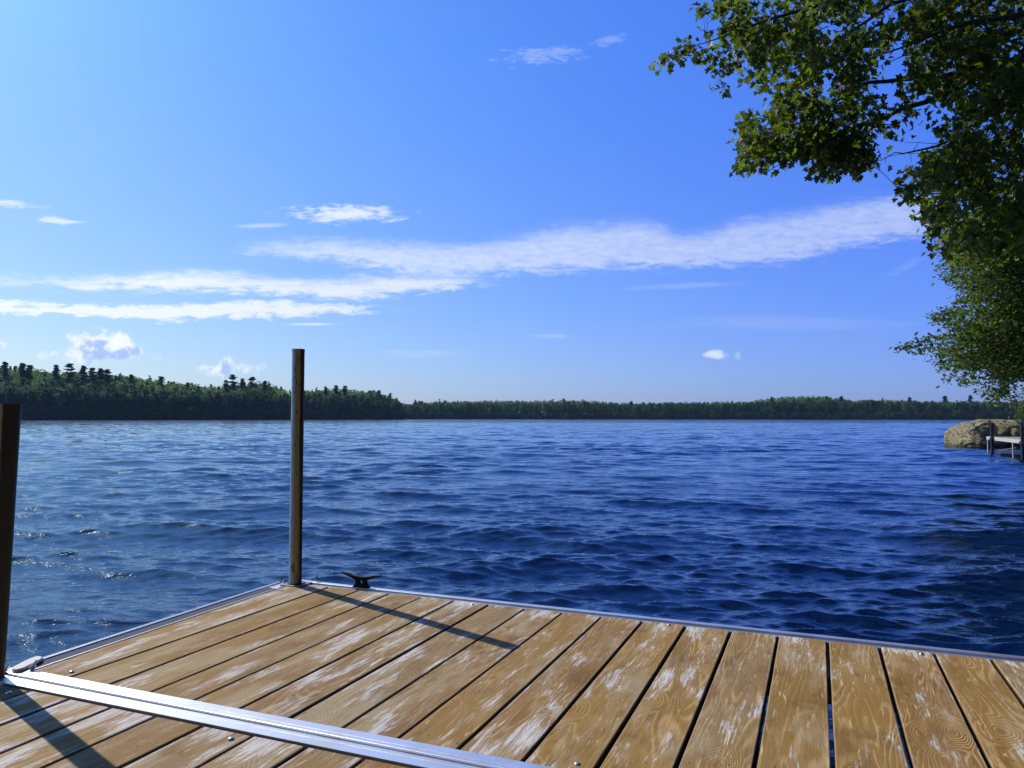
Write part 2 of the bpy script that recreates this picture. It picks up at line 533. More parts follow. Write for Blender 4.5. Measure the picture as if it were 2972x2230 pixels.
    # small dark specks, paler rims, darker board sides
    sp = N.n('ShaderNodeTexVoronoi', voronoi_dimensions='2D'); sp.inputs['Scale'].default_value = 9.0
    N.put(sp.inputs['Vector'], N.xyz(al, yy, 0))
    c = N.mix(N.m('MULTIPLY', N.ss(sp.outputs['Distance'], 0.028, 0.016), 0.85), c, (0.04, 0.025, 0.015))
    edge = N.m('MINIMUM', ac, N.m('SUBTRACT', 0.1355, ac))
    ew = N.ss(N.m('ADD', edge, N.m('MULTIPLY', wear, 0.006)), 0.008, 0.003)
    c = N.mix(N.m('MULTIPLY', ew, 0.30), c, (0.48, 0.40, 0.25))
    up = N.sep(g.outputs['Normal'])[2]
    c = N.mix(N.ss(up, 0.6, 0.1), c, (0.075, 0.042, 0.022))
    hgt = N.m('ADD', N.m('MULTIPLY', ring, -0.5), N.m('MULTIPLY', fine, -0.7))
    nb = bump(N, hgt, 0.55, 0.0016)
    nb = bump(N, pm, 0.4, 0.0006, nb)
    principled(N, out, c, N.ss(wear, 0.3, 0.7, 0.70, 0.85), 0, 0.18, nb)
    return m


def make_alu(name='aluminium', tint=(0.80, 0.80, 0.80), rough=0.38, axis=(3, 140, 140), metal=0.88):
    m, N, out = mat_new(name)
    t = N.n('ShaderNodeTexCoord')
    n1 = N.noise(N.mapv(t.outputs['Object'], scale=axis), 1.0, 3, 0.6)
    n2 = N.noise(t.outputs['Object'], 9.0, 4, 0.6)
    c = N.mix(N.ss(n2, 0.35, 0.7), tint, tuple(x * 0.72 for x in tint))
    c = N.mix(N.m('MULTIPLY', N.ss(n1, 0.55, 0.75), 0.3), c, (0.35, 0.35, 0.36))
    r = N.m('MULTIPLY_ADD', n2, 0.2, rough - 0.1)
    principled(N, out, c, r, metal, 0.5, bump(N, n1, 0.2, 0.0006))
    return m


def make_pole():
    m, N, out = mat_new('stained_galvanised_pipe')
    t = N.n('ShaderNodeTexCoord'); P = t.outputs['Object']
    st = N.noise(N.mapv(P, scale=(40, 40, 2.0)), 1.0, 5, 0.65)
    sp = N.noise(N.mapv(P, scale=(90, 90, 24)), 1.0, 4, 0.65)
    sn = N.noise(N.mapv(P, scale=(130, 130, 40)), 1.0, 3, 0.6)
    px_, py_, pz_ = N.sep(P)[:3]
    # rust-brown stain down one flank, bare zinc on the left, shade of the right flank painted dark
    ang = N.m('MULTIPLY', N.m('ADD', px_, N.m('MULTIPLY', py_, -0.25)), 38.0)
    ang = N.m('ADD', ang, N.m('MULTIPLY', N.m('SUBTRACT', st, 0.5), 0.6))
    zinc = N.mix(sn, (0.26, 0.31, 0.36), (0.42, 0.48, 0.54))
    brown = N.mix(st, (0.24, 0.165, 0.045), (0.50, 0.36, 0.125))
    flank_shade = N.mix(sp, (0.018, 0.016, 0.012), (0.055, 0.045, 0.024))
    c = N.mix(N.ss(ang, 0.02, 0.24), zinc, brown)
    c = N.mix(N.ss(ang, 0.72, 0.95), c, flank_shade)
    c = N.mix(N.m('MULTIPLY', N.ss(sp, 0.57, 0.64), 0.75), c, (0.035, 0.028, 0.018))
    zz = N.ss(ang, 0.15, -0.15)
    principled(N, out, c, N.ss(sp, .3, .7, 0.40, 0.60), N.m('MULTIPLY_ADD', zz, 0.4, 0.15), 0.35, bump(N, sp, 0.3, 0.001))
    return m


def make_simple(name, c, rough=0.6, metal=0.0, var=0.25, scale=20.0, bmp=0.0, spec=0.5):
    m, N, out = mat_new(name)
    t = N.n('ShaderNodeTexCoord')
    n1 = N.noise(t.outputs['Object'], scale, 5, 0.6)
    cc = N.mix(n1, tuple(x * (1 - var) for x in c), tuple(min(1, x * (1 + var)) for x in c))
    principled(N, out, cc, rough, metal, spec, bump(N, n1, 0.4, bmp) if bmp else None)
    return m


def make_leaf(name, dark, light, trans, trans_f=0.35, rough=0.45, odd=None):
    m, N, out = mat_new(name)
    g = N.n('ShaderNodeNewGeometry')
    r = g.outputs['Random Per Island']
    n = N.noise(g.outputs['Position'], 2.2, 2, 0.5)
    f = N.m('POWER', N.m('ADD', N.m('MULTIPLY', r, 0.75), N.m('MULTIPLY', n, 0.35), clamp=True), 1.7)
    c = N.mix(f, dark, light)
    tcol = N.mix(f, tuple(x * 0.28 for x in trans), trans)
    if odd:
        o_ = N.ss(r, 0.9980, 0.9990)
        c = N.mix(o_, c, odd); tcol = N.mix(o_, tcol, odd)
    p = principled(N, None, c, rough + .12, 0, 0.25)
    tr = N.n('ShaderNodeBsdfTranslucent'); N.put(tr.inputs[0], tcol)
    mx = N.n('ShaderNodeMixShader'); mx.inputs[0].default_value = trans_f
    N.t.links.new(p.outputs[0], mx.inputs[1]); N.t.links.new(tr.outputs[0], mx.inputs[2])
    N.t.links.new(mx.outputs[0], out.inputs[0])
    return m


def make_forest():
    m, N, out = mat_new('forest_foliage')
    a = N.n('ShaderNodeAttribute'); a.attribute_name = 'tint'
    g = N.n('ShaderNodeNewGeometry')
    tint = a.outputs['Fac']
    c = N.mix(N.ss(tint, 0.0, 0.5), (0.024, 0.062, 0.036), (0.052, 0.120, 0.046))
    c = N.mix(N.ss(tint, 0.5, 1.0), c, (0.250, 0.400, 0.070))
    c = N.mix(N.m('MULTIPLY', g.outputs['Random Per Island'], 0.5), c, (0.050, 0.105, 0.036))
    p = principled(N, None, c, 0.7, 0, 0.2)
    tr = N.n('ShaderNodeBsdfTranslucent'); N.put(tr.inputs[0], N.mix(0.5, c, (0.07, 0.13, 0.02)))
    mx = N.n('ShaderNodeMixShader'); mx.inputs[0].default_value = 0.42
    N.t.links.new(p.outputs[0], mx.inputs[1]); N.t.links.new(tr.outputs[0], mx.inputs[2])
    N.t.links.new(mx.outputs[0], out.inputs[0])
    return m


def make_rock():
    m, N, out = mat_new('lichen_granite')
    t = N.n('ShaderNodeTexCoord'); P = t.outputs['Object']
    n1 = N.noise(P, 2.2, 6, 0.6); n2 = N.noise(P, 9, 6, 0.65, 0.3); n3 = N.noise(P, 38, 4, 0.6)
    z = N.sep(P)[2]
    c = N.mix(N.ss(n2, 0.38, 0.62), (0.060, 0.054, 0.036), (0.33, 0.285, 0.175))
    c = N.mix(N.m('MULTIPLY', N.ss(n1, 0.50, 0.62), 0.75), c, (0.19, 0.18, 0.060))      # moss
    c = N.mix(N.m('MULTIPLY', N.ss(n3, 0.52, 0.66), 0.6), c, (0.48, 0.44, 0.35))         # pale lichen
    c = N.mix(N.m('MULTIPLY', N.ss(n2, 0.44, 0.34), 0.6), c, (0.05, 0.042, 0.028))
    wet = N.ss(N.m('ADD', z, N.m('MULTIPLY', n1, 0.12)), 0.20, 0.10)
    c = N.mix(N.m('MULTIPLY', wet, 0.7), c, (0.045, 0.04, 0.028))
    nb = bump(N, N.m('ADD', n2, N.m('MULTIPLY', n3, 0.4)), 0.9, 0.05)
    principled(N, out, c, 0.85, 0, 0.25, nb)
    return m


M_WATER = make_water(); M_WOOD = make_wood(); M_ALU = make_alu()
M_ALU_D = make_simple('dark_channel_liner', (0.075, 0.090, 0.120), 0.85, 0, 0.2, 20, spec=0.1)
M_POLE = make_pole()
M_CAST = make_simple('dark_cast_iron', (0.006, 0.006, 0.007), 0.75, 0.0, 0.4, 60, 0.0005, spec=0.25)
M_BOLT = make_simple('zinc_bolt', (0.60, 0.58, 0.52), 0.3, 1.0, 0.15)
M_RUB = make_simple('grey_rubber', (0.42, 0.42, 0.43), 0.6, 0, 0.2, 30)
M_BEAM = make_simple('dull_beam', (0.18, 0.18, 0.19), 0.5, 0.6, 0.3)
M_LEAF = make_leaf('maple_leaf', (0.007, 0.016, 0.004), (0.085, 0.120, 0.024), (0.290, 0.420, 0.030), 0.36, 0.40, (0.42, 0.17, 0.02))
M_LEAF2 = make_leaf('small_leaf', (0.014, 0.032, 0.012), (0.085, 0.140, 0.030), (0.270, 0.430, 0.050), 0.38, 0.45)
M_BARK = make_simple('bark', (0.075, 0.060, 0.045), 0.9, 0, 0.5, 25, 0.01)
M_FOR = make_forest(); M_ROCK = make_rock()
M_SOIL = make_simple('forest_floor', (0.030, 0.028, 0.015), 0.95, 0, 0.5, 3, 0.05)
M_HILL = make_simple('wooded_hill_ground', (0.012, 0.018, 0.008), 0.95, 0, 0.4, 0.1)
M_BLUE = make_simple('dark_blue_pipe', (0.020, 0.026, 0.055), 0.4, 0.3, 0.3, 15)
M_PALE = make_simple('pale_painted_metal', (0.40, 0.42, 0.42), 0.5, 0.1, 0.12, 10)
M_PLANK2 = make_simple('grey_brown_planks', (0.34, 0.27, 0.19), 0.8, 0, 0.3, 8, 0.004)


# ------------------------------------------------------------------ water (one sheet, Gerstner waves)
def build_water():
    rs = [0.15, 0.4, 0.8, 1.2]
    r = 1.5
    while r < 200:
        rs.append(r); r *= 1.0038
    while r < 5200:
        rs.append(r); r *= 1.03
    rs = np.array(rs)
    fine = np.radians(np.arange(-41, 41, 0.115))
    rest = np.radians(np.linspace(41, 319, 150))
    th = np.concatenate([fine, rest])
    nr, nt = len(rs), len(th)
    R, T = np.meshgrid(rs, th, indexing='ij')
    x = (R * np.sin(T)); y = (R * np.cos(T))
    x0, y0 = x.copy(), y.copy()
    z = np.zeros_like(x)
    g = np.random.default_rng(11)
    coarse = (np.abs(((T + np.pi) % (2 * np.pi)) - np.pi) > np.radians(41.2))
    cell = np.where(coarse, R * 0.035, R * 0.0040)
    nw = 140
    lam = np.exp(g.uniform(np.log(0.10), np.log(3.2), nw))
    # gusts: patches where the small waves are stronger
    gust = 0.84 + 0.34 * np.sin(x * 0.31 + 1.3 * np.sin(y * 0.17)) * np.sin(y * 0.23 + 0.9 * np.sin(x * 0.11 + 2)) \
        + 0.18 * np.sin(x * 0.9 + y * 0.5 + 1.1) * np.sin(y * 0.71 - x * 0.25)
    for i in range(nw):
        L = lam[i]
        spread = 0.30 if L > 1.2 else (0.38 if L > 0.5 else 0.46)
        a0 = math.radians(192) + g.normal() * spread
        dxw, dyw = math.sin(a0), math.cos(a0)
        k = 2 * math.pi / L
        if L > 2.2: s = 0.011
        elif L > 0.9: s = 0.016
        elif L > 0.4: s = 0.023
        else: s = 0.027
        s *= g.uniform(0.5, 1.6) * 1.12
        fade = np.clip((L / cell - 2.2) / 2.0, 0, 1)
        amp = s / k * fade * (gust if L < 1.5 else 1.0)
        ph = g.uniform(0, 2 * math.pi)
        arg = k * (dxw * x0 + dyw * y0) + ph
        sn = np.sin(arg); cs = np.cos(arg)
        z += amp * sn
        q = 1.0
        x += q * amp * dxw * cs
        y += q * amp * dyw * cs
    ii = np.arange(nr - 1)[:, None] * nt
    jj = np.arange(nt)[None, :]
    j2 = (jj + 1) % nt
    f = np.stack([ii + jj, ii + nt + jj, ii + nt + j2, ii + j2], axis=-1).reshape(-1, 4)[:, ::-1]
    o = mesh_np('water', np.stack([x, y, z], -1).reshape(-1, 3), f, M_WATER, smooth=True)
    tag(o, kind='structure')


build_water()

# ------------------------------------------------------------------ terrain and forests
LSH = [(-1.6, 330), (-0.95, 380), (-0.69, 410), (-0.5, 440), (-0.3, 500), (-0.19, 545), (-0.150, 560), (-0.142, 590), (-0.140, 640)]
LSKY = [(-200, 1040), (0, 1062), (60, 1066), (150, 1075), (300, 1085), (400, 1098), (500, 1108), (600, 1124), (680, 1118), (740, 1108), (790, 1120), (850, 1136), (900, 1134), (1000, 1130), (1080, 1136), (1130, 1150), (1160, 1172), (1182, 1190), (1200, 1218)]
RSH = [(-0.30, 720), (-0.13, 705), (0.0, 690), (0.2, 640), (0.4, 590), (0.55, 550), (0.7, 520), (1.0, 470), (1.5, 400)]
RSKY = [(900, 1180), (1180, 1174), (1210, 1168), (1300, 1166), (1450, 1164), (1580, 1164), (1700, 1165), (1850, 1172), (2000, 1170), (2150, 1168), (2240, 1158), (2330, 1150), (2400, 1152), (2480, 1164), (2600, 1162), (2700, 1168), (2800, 1168), (2972, 1166), (3400, 1160)]


def itp(tab, v):
    return float(np.interp(v, [a for a, _ in tab], [b for _, b in tab]))


def conifer(seed, pine=True, dense=False):
    g = random.Random(seed)
    qs = []
    nt_ = 26 if dense else (18 if pine else 15)
    ns_ = 4 if dense else 2; kw = .62 if dense else 1.0
    for i in range(nt_):
        h = 0.20 + 0.78 * (i + g.uniform(-.6, .6)) / nt_
        if pine:
            rad = 0.205 * (1 - h) ** 0.65 * g.uniform(0.45, 1.2) + 0.020
        else:
            rad = 0.20 * (1 - h) ** (0.62 if dense else 0.9) * g.uniform(0.65, 1.15) + 0.008
        if pine and g.random() < .12: continue
        for b in range(g.randint(4, 7)):
            h_ = h; h = h_ + g.uniform(-.022, .022)
            a = g.uniform(0, 6.283); rr = rad * g.uniform(0.45, 1.15)
            dxx, dyy = math.cos(a), math.sin(a)
            up = g.uniform(-.05, .40) if pine else -0.25
            for s_ in range(ns_):
                t = (s_ + 0.7) / ns_
                c = Vector((dxx * rr * t, dyy * rr * t, h + up * rr * t + g.uniform(-.008, .008)))
                w = (0.036 + 0.024 * (1 - t)) * kw; w *= g.uniform(.7, 1.3)
                d = Vector((dxx, dyy, up + g.uniform(-.2, .2))) * w * 1.25
                s = Vector((-dyy * .75, dxx * .75, g.choice((-1, 1)) * g.uniform(.15, .85))) * w * 0.95
                qs.append([c - d - s * .5, c - d * .2 + s, c + d, c - s])
            h = h_
    # trunk as two crossed tapering blades with real width
    for a in (0.3, 1.35, 2.4):
        s = Vector((math.cos(a), math.sin(a), 0)) * 0.010
        qs.append([-s, s, s * .3 + Vector((0, 0, .98)), -s * .3 + Vector((0, 0, .98))])
    V = np.array([[list(p) for p in q] for q in qs]).reshape(-1, 3)
    tt = np.repeat(np.array([g.uniform(-0.12, 0.12) for _ in qs]), 4)
    return V, tt


def broad(seed):
    g = random.Random(seed)
    lobes = []
    for i in range(9):
        a = g.uniform(0, 6.283); h = g.uniform(0.36, 0.86)
        rr = 0.17 * math.sin(min(1, (1.02 - h) * 1.9) * 1.57) * g.uniform(.5, 1.1)
        lobes.append((Vector((math.cos(a) * rr, math.sin(a) * rr, h)), g.uniform(0.09, 0.15)))
    lobes.append((Vector((0, 0, .86)), .12))
    qs = []; tt = []
    for c0, r0 in lobes:
        tl = g.uniform(-.1, .1)
        for k in range(18):
            n = Vector((g.gauss(0, 1), g.gauss(0, 1), g.gauss(0.25, 1))).normalized()
            c = c0 + Vector((n.x * r0, n.y * r0, n.z * r0 * .85)) * g.uniform(.75, 1.05)
            nn = (n + Vector((g.gauss(0, .5), g.gauss(0, .5), g.gauss(0, .5)))).normalized()
            a = nn.orthogonal().normalized(); b = nn.cross(a)
            w = g.uniform(.022, .040)
            th_ = g.uniform(0, 6.28)
            e1 = (a * math.cos(th_) + b * math.sin(th_)) * w; e2 = nn.cross(e1) * g.uniform(.6, 1)
            qs.append([c - e1, c - e2, c + e1 * 1.1, c + e2]); tt.append(tl + g.uniform(-.05, .05))
    for a in (0.3, 1.35, 2.4):
        s = Vector((math.cos(a), math.sin(a), 0)) * 0.012
        qs.append([-s, s, s * .4 + Vector((0, 0, .7)), -s * .4 + Vector((0, 0, .7))]); tt.append(-.3)
    V = np.array([[list(p) for p in q] for q in qs]).reshape(-1, 3)
    return V, np.repeat(np.array(tt), 4)


TPL_P = [conifer(i, True) for i in range(5)]
TPL_H = [conifer(20 + i, False) for i in range(3)]
TPL_B = [broad(40 + i) for i in range(5)]


def place(tpls, items, name, label=None, cat=None, group=None):
    """items: (x,y,z,height,kind,tint,widen) -> one mesh"""
    Vs = []; Ts = []
    for (x, y, z, h, kind, tint, wd) in items:
        V, tt = tpls[kind][random.randrange(len(tpls[kind]))]
        a = random.uniform(0, 6.283); ca, sa = math.cos(a), math.sin(a)
        P = np.empty_like(V)
        P[:, 0] = (V[:, 0] * ca - V[:, 1] * sa) * h * wd + x
        P[:, 1] = (V[:, 0] * sa + V[:, 1] * ca) * h * wd + y
        P[:, 2] = V[:, 2] * h + z
        Vs.append(P); Ts.append(np.clip(tt + tint, 0, 1))
    V = np.concatenate(Vs); T = np.concatenate(Ts)
    f = np.arange(len(V)).reshape(-1, 4)
    return mesh_np(name, V, f, M_FOR, attrs={'tint': T})


def shore_terrain(name, SH, SKY, tree_h, depth_max, rise):
    """ground strip from the shoreline inland; returns height function"""
    Xs = np.linspace(SH[0][0], SH[-1][0], 90)
    ts = np.array([-6, 0, 3, 8, 20, 40, 70, 110, 160, 240, 400])

    def ground(Xv, t):
        y = itp(SH, Xv) + t
        px = CX + Xv * F
        top = CAM.z + (HOR - itp(SKY, px)) / F * (itp(SH, Xv) + min(t, rise))
        ztop = max(0.5, top - tree_h)
        return (min(1.0, max(0.0, t) / rise) ** 0.8) * ztop + (0.35 if t > 1 else -0.4)
    V = []
    for t in ts:
        for Xv in Xs:
            y = itp(SH, Xv) + t
            V.append((Xv * y, y, ground(Xv, t)))
    n = len(Xs); f = []
    for i in range(len(ts) - 1):
        for j in range(n - 1):
            f.append((i * n + j, i * n + j + 1, (i + 1) * n + j + 1, (i + 1) * n + j))
    o = mesh_np(name, V, f, M_HILL, smooth=True)
    tag(o, kind='structure')
    return ground


LSKY = [(a, b - 6 if b < 1180 else b) for a, b in LSKY]
RSKY = [(a, b - 4) for a, b in RSKY]
gl = shore_terrain('hill', LSH, LSKY, 17.0, 200, 110.0)
gr_ = shore_terrain('far_shore_ground', RSH, RSKY, 13.5, 200, 90.0)


def forest(SH, SKY, ground, n, x0, x1, hbase, seed, light_top, name, label, frac_b):
    g = random.Random(seed)
    items = []
    for i in range(n):
        Xv = g.uniform(x0, x1)
        t = g.uniform(1, 125) if g.random() < .7 else g.uniform(1, 22)
        y = itp(SH, Xv) + t
        x = Xv * y
        z = ground(Xv, t)
        px = CX + Xv * F
        skyz = CAM.z + (HOR - itp(SKY, px)) / F * y
        if t < 34:
            h = hbase * g.uniform(.62, 1.02); b = g.random() < frac_b * .45
        else:
            h = hbase * g.uniform(.72, 1.05); b = g.random() < frac_b + .32
        h = min(h, max(3.0, (skyz - z) * g.uniform(.86, 1.07)))
        if b:
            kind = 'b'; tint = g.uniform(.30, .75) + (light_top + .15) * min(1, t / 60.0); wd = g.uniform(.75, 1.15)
        elif g.random() < .6:
            kind = 'p'; tint = g.uniform(.1, .42); wd = g.uniform(.7, 1.0); h *= g.uniform(.92, 1.10)
        else:
            kind = 'h'; tint = g.uniform(.05, .4); wd = g.uniform(.7, .95)
        items.append((x, y, z - .3, h, kind, tint, wd))
    # undergrowth hanging over the water's edge
    for i in range(int(n * .35)):
        Xv = g.uniform(x0, x1); t = g.uniform(-.5, 4); y = itp(SH, Xv) + t
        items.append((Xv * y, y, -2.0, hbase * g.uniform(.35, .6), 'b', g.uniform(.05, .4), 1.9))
    o = place({'p': TPL_P, 'h': TPL_H, 'b': TPL_B}, items, name)
    tag(o, label, 'forest', kind='stuff')


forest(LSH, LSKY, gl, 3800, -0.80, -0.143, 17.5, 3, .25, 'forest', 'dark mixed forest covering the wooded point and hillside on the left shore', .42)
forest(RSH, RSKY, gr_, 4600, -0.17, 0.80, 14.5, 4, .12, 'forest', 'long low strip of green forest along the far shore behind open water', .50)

# tall pines that stand out above the forest skyline, each a thing of its own
def pine_tree(px, topy, SH, inland, ground, hh, wd, label, seed, kind=True, group=None):
    Xv = (px - CX) / F
    y = itp(SH, Xv) + inland
    x = Xv * y
    z = ground(Xv, inland)
    top = CAM.z + (HOR - topy - 4) / F * y
    h = max(hh, top - z) if hh else top - z
    z = top - h
    root = empty('pine_tree', (x, y, z))
    tag(root, label, 'tree', group)
    V, tt = conifer(seed, kind, True)
    nq = len(V) - 12
    P = V.copy(); P[:, :2] *= h * wd; P[:, 2] *= h
    # open crown: lift the lower tiers so the trunk shows
    cr = mesh_np('crown', P[:nq], np.arange(nq).reshape(-1, 4), M_FOR, root, attrs={'tint': np.clip(tt[:nq] + .24, 0, 1)})
    mb = MB(); mb.tube([(0, 0, 0), (0, 0, h * .5), (0, 0, h * .97)], [h * .012, h * .008, h * .002], 6)
    mb.build('trunk', M_BARK, root)


LP = [(12, 1042, 'tall dark pine at the extreme left end of the left hill skyline'),
      (62, 1050, 'broad dark pine above the left hill, near its left end'),
      (82, 1054, 'narrower pine close behind the broad one near the left end of the hill'),
      (160, 1052, 'dark pine left of the pair of tallest crowns on the left hill'),
      (200, 1048, 'wide-crowned pine under the large cumulus cloud, top of the left hill'),
      (240, 1056, 'dark pine at the left of the cluster beneath the cumulus cloud'),
      (267, 1060, 'rounded dark pine in the middle of the cluster beneath the cumulus cloud'),
      (290, 1062, 'slim pine in the cluster right below the cumulus cloud'),
      (308, 1066, 'pine at the right end of the cluster beneath the cumulus cloud'),
      (380, 1080, 'small pine poking up alone mid slope on the left hill skyline'),
      (467, 1085, 'lone round-topped pine on the descending left hill skyline'),
      (655, 1098, 'thin pine just left of the tallest pine by the small cumulus cloud'),
      (676, 1082, 'tallest pine of the left shore, below the small cumulus cloud'),
      (703, 1092, 'broad pine just right of the tallest pine on the left shore'),
      (730, 1088, 'pointed pine right of the broad one, on the left shore rise'),
      (768, 1100, 'dark pine ending the rise before the near metal pole'),
      (945, 1118, 'pine just right of the metal pole top, on the wooded point'),
      (975, 1112, 'paired pine standing tall in the middle of the wooded point'),
      (1000, 1116, 'bushy pine in the middle of the wooded point'),
      (1100, 1128, 'dark pine at the falling right end of the wooded point'),
      (1133, 1138, 'last tall pine before the wooded point drops to the water')]
for i, (px, ty, lb) in enumerate(LP):
    pine_tree(px, ty, LSH, 60 if px < 800 else 30, gl, 16.0, 1.25 + .5 * ((i * 37) % 10) / 10, lb, 200 + i, i % 2 == 0)
RP = [(1205, 1156, 'small pine at the left end of the far shore beside the wooded point'),
      (1222, 1160, 'second small pine from the left end of the far shore'),
      (1636, 1152, 'pointed pine on the far shore, right of the middle of the lake'),
      (1833, 1160, 'slender lone pine poking above the far shore left of the wooded rise'),
      (2240, 1147, 'pine on the left flank of the low rise on the far shore'),
      (2400, 1146, 'spiky pine on the right flank of the low rise on the far shore'),
      (2442, 1144, 'tallest spiky pine just right of the low rise on the far shore'),
      (2530, 1154, 'thin pine between the low rise and the boulder on the far shore'),
      (2640, 1148, 'tiered pine on the far shore left of the boulder'),
      (2743, 1144, 'tiered pine on the far shore above the left edge of the boulder'),
      (2817, 1142, 'tiered lone pine on the far shore above the middle of the boulder')]
for i, (px, ty, lb) in enumerate(RP):
    pine_tree(px, ty, RSH, 40, gr_, 13.0, 1.35 + .5 * ((i * 31) % 10) / 10, lb, 300 + i, False)


# right-hand bank with woods (they stand beside the view and darken the water there)
def build_bank():
    SHL = [(-90, -20), (-40, -15), (-15, -11), (-2, -9), (6, -7), (8.2, -2), (9.0, 3), (9.9, 8), (12.8, 14.5), (18.2, 22), (21.9, 30), (23.6, 36), (32, 45), (62, 82), (175, 235), (400, 560)]
    ts = [-1.5, 0, .6, 1.5, 4, 10, 25, 60]
    V = []; n = len(SHL) * 6 - 5
    k_ = np.linspace(0, len(SHL) - 1, n)
    xs = np.interp(k_, range(len(SHL)), [p[0] for p in SHL])
    ys = np.interp(k_, range(len(SHL)), [p[1] for p in SHL])
    tx = np.gradient(xs); ty = np.gradient(ys)
    for _ in range(6):
        tx = np.convolve(np.pad(tx, 1, 'edge'), [.25, .5, .25], 'valid'); ty = np.convolve(np.pad(ty, 1, 'edge'), [.25, .5, .25], 'valid')
    ln = np.hypot(tx, ty); nx, ny = ty / ln, -tx / ln
    for t in ts:
        for i in range(n):
            x, y = xs[i], ys[i]
            w = mnoise.noise(Vector((x * .5, y * .5, t * .3)))
            z = (-.5 if t < 0 else .05 + .42 * t ** .6) + w * .22 * (1 if t > 0 else .3)
            V.append((x + t * nx[i] + w * .5, y + t * ny[i], z))
    f = []
    for i in range(len(ts) - 1):
        for j in range(n - 1):
            f.append((i * n + j, (i + 1) * n + j, (i + 1) * n + j + 1, i * n + j + 1))
    o = mesh_np('shore_bank', V, f, M_SOIL, smooth=True)
    tag(o, kind='structure')
    g = random.Random(5)
    items = []
    for i in range(260):
        k = int(g.uniform(4, n - 14)); t = g.uniform(2.5, 24)
        x = xs[k] + nx[k] * t + g.uniform(-2, 2); y = ys[k] + ny[k] * t + g.uniform(-2, 2)
        if y > 0 and x / y < .735 + 1.6 / max(y, 1): continue
        items.append((x, y, 0.5, g.uniform(11, 17), g.choice('bbp'), g.uniform(.1, .6), g.uniform(.9, 1.2)))
    # finer crowns: several overlaid turned copies thicken each near tree
    it2 = []
    for it in items:
        it2 += [it, (it[0] + .3, it[1] + .2, it[2], it[3] * .95, it[4], it[5], it[6]), (it[0] - .3, it[1] - .3, it[2], it[3] * .9, it[4], it[5], it[6] * .9)]
    o = place({'p': TPL_P, 'h': TPL_H, 'b': TPL_B}, it2, 'forest')
    tag(o, 'dense woods on the bank just beyond the right side, mirrored dark in the water', 'forest', kind='stuff')


build_bank()


# ------------------------------------------------------------------ the dock
V2 = Vector((0.378, 0.926, 0)).normalized()
U2 = Vector((V2.y, -V2.x, 0))
C0 = Vector((-0.8792, 3.1787, 0))
UPZ = Vector((0, 0, 1))


def D(u, v, z=0.0):
    return C0 + U2 * u + V2 * v + UPZ * (DECK_Z + z)


def left_edge(v):
    return -0.012 - 0.040 * (v + 1.17) / 1.17


def back_edge(u):
    return 0.006 - 0.019 * max(u, 0)


def build_decking(name, gaps, vfun_top, vbot, parent, id0, endu):
    V = []; Fc = []; UV = []
    T = 0.034; ch = 0.0028; hw = 0.0047
    g = random.Random(id0)
    edges = gaps
    for i in range(len(edges) - 1):
        ul, ur = edges[i], edges[i + 1]
        for_first = i == 0
        vt_ = lambda u: vfun_top(u)
        rot = g.uniform(-.0012, .0012)
        dz = g.uniform(-.0012, .0012)
        nseg = 14
        base = len(V)
        offA = g.uniform(0, 30)
        rings = []
        for s in range(nseg + 1):
            t = s / nseg
            v0 = vbot; v1 = vt_((ul + ur) / 2) - .004
            v = v0 + (v1 - v0) * t
            l = (left_edge(v) + .006 if for_first else ul + hw) + g.uniform(-.0004, .0004)
            r = ur - hw + g.uniform(-.0004, .0004)
            l += rot * t; r += rot * t
            c = ch
            prof = [(l, -T), (l, -c), (l + c * .35, -c * .3), (l + c, 0), (r - c, 0), (r - c * .35, -c * .3), (r, -c), (r, -T)]
            rings.append([(D(u_, v, z_ + dz), (offA + (v1 - v), id0 + i + .0005 + min(.99, max(0, u_ - l)) if True else 0)) for u_, z_ in prof])
        n = 8
        flat = [p for rg in rings for p in rg]
        V += [tuple(p[0]) for p in flat]
        uvp = [p[1] for p in flat]
        # al (uv.x) must be distance from the lake end for the first 0.16 m: keep offset out of it
        uvp = [(a - offA, b) for a, b in uvp]
        for s in range(nseg):
            for k in range(n):
                k2 = (k + 1) % n
                q = (s * n + k, s * n + k2, (s + 1) * n + k2, (s + 1) * n + k)
                Fc.append(tuple(base + a for a in q[::-1])); UV += [uvp[a] for a in q[::-1]]
        for s in (0, nseg):
            q = tuple(s * n + k for k in range(n))
            if s == 0: q = q
            else: q = q[::-1]
            Fc.append(tuple(base + a for a in q)); UV += [uvp[a] for a in q]
    o = mesh_np(name, V, Fc, M_WOOD, parent, uvs=UV)
    import bmesh
    bm = bmesh.new(); bm.from_mesh(o.data); bmesh.ops.recalc_face_normals(bm, faces=bm.faces); bm.to_mesh(o.data); bm.free()
    return o


def screw(u, v, parent, r=.0075, z=.0):
    mb = MB()
    prof = [(r, 0), (r * .95, .0025), (r * .6, .0048), (.0005, .0056)]
    base = D(u, v, z - .0005)
    vs = []; seg = 12
    for (rr, zz) in prof:
        for k in range(seg):
            a = 2 * math.pi * k / seg
            vs.append(base + Vector((math.cos(a) * rr, math.sin(a) * rr, zz)))
    fs = [(i * seg + k, i * seg + (k + 1) % seg, (i + 1) * seg + (k + 1) % seg, (i + 1) * seg + k) for i in range(len(prof) - 1) for k in range(seg)]
    fs.append(tuple(range((len(prof) - 1) * seg, len(prof) * seg)))
    mb.add(vs, fs)
    return mb.build('screw', M_BOLT, parent, smooth=True, angle=60)


# outer section
dock1 = empty('dock_section', (0, 0, 0))
tag(dock1, 'outer dock section of worn tan boards beyond the silver joint, with a cleat', 'dock', 'dock sections')
gaps1 = [-0.012] + [0.132 + 0.1462 * k for k in range(0, 22)]
build_decking('decking', gaps1, back_edge, -1.168, dock1, 10, None)
# back (lake side) rail
uE = 3.3


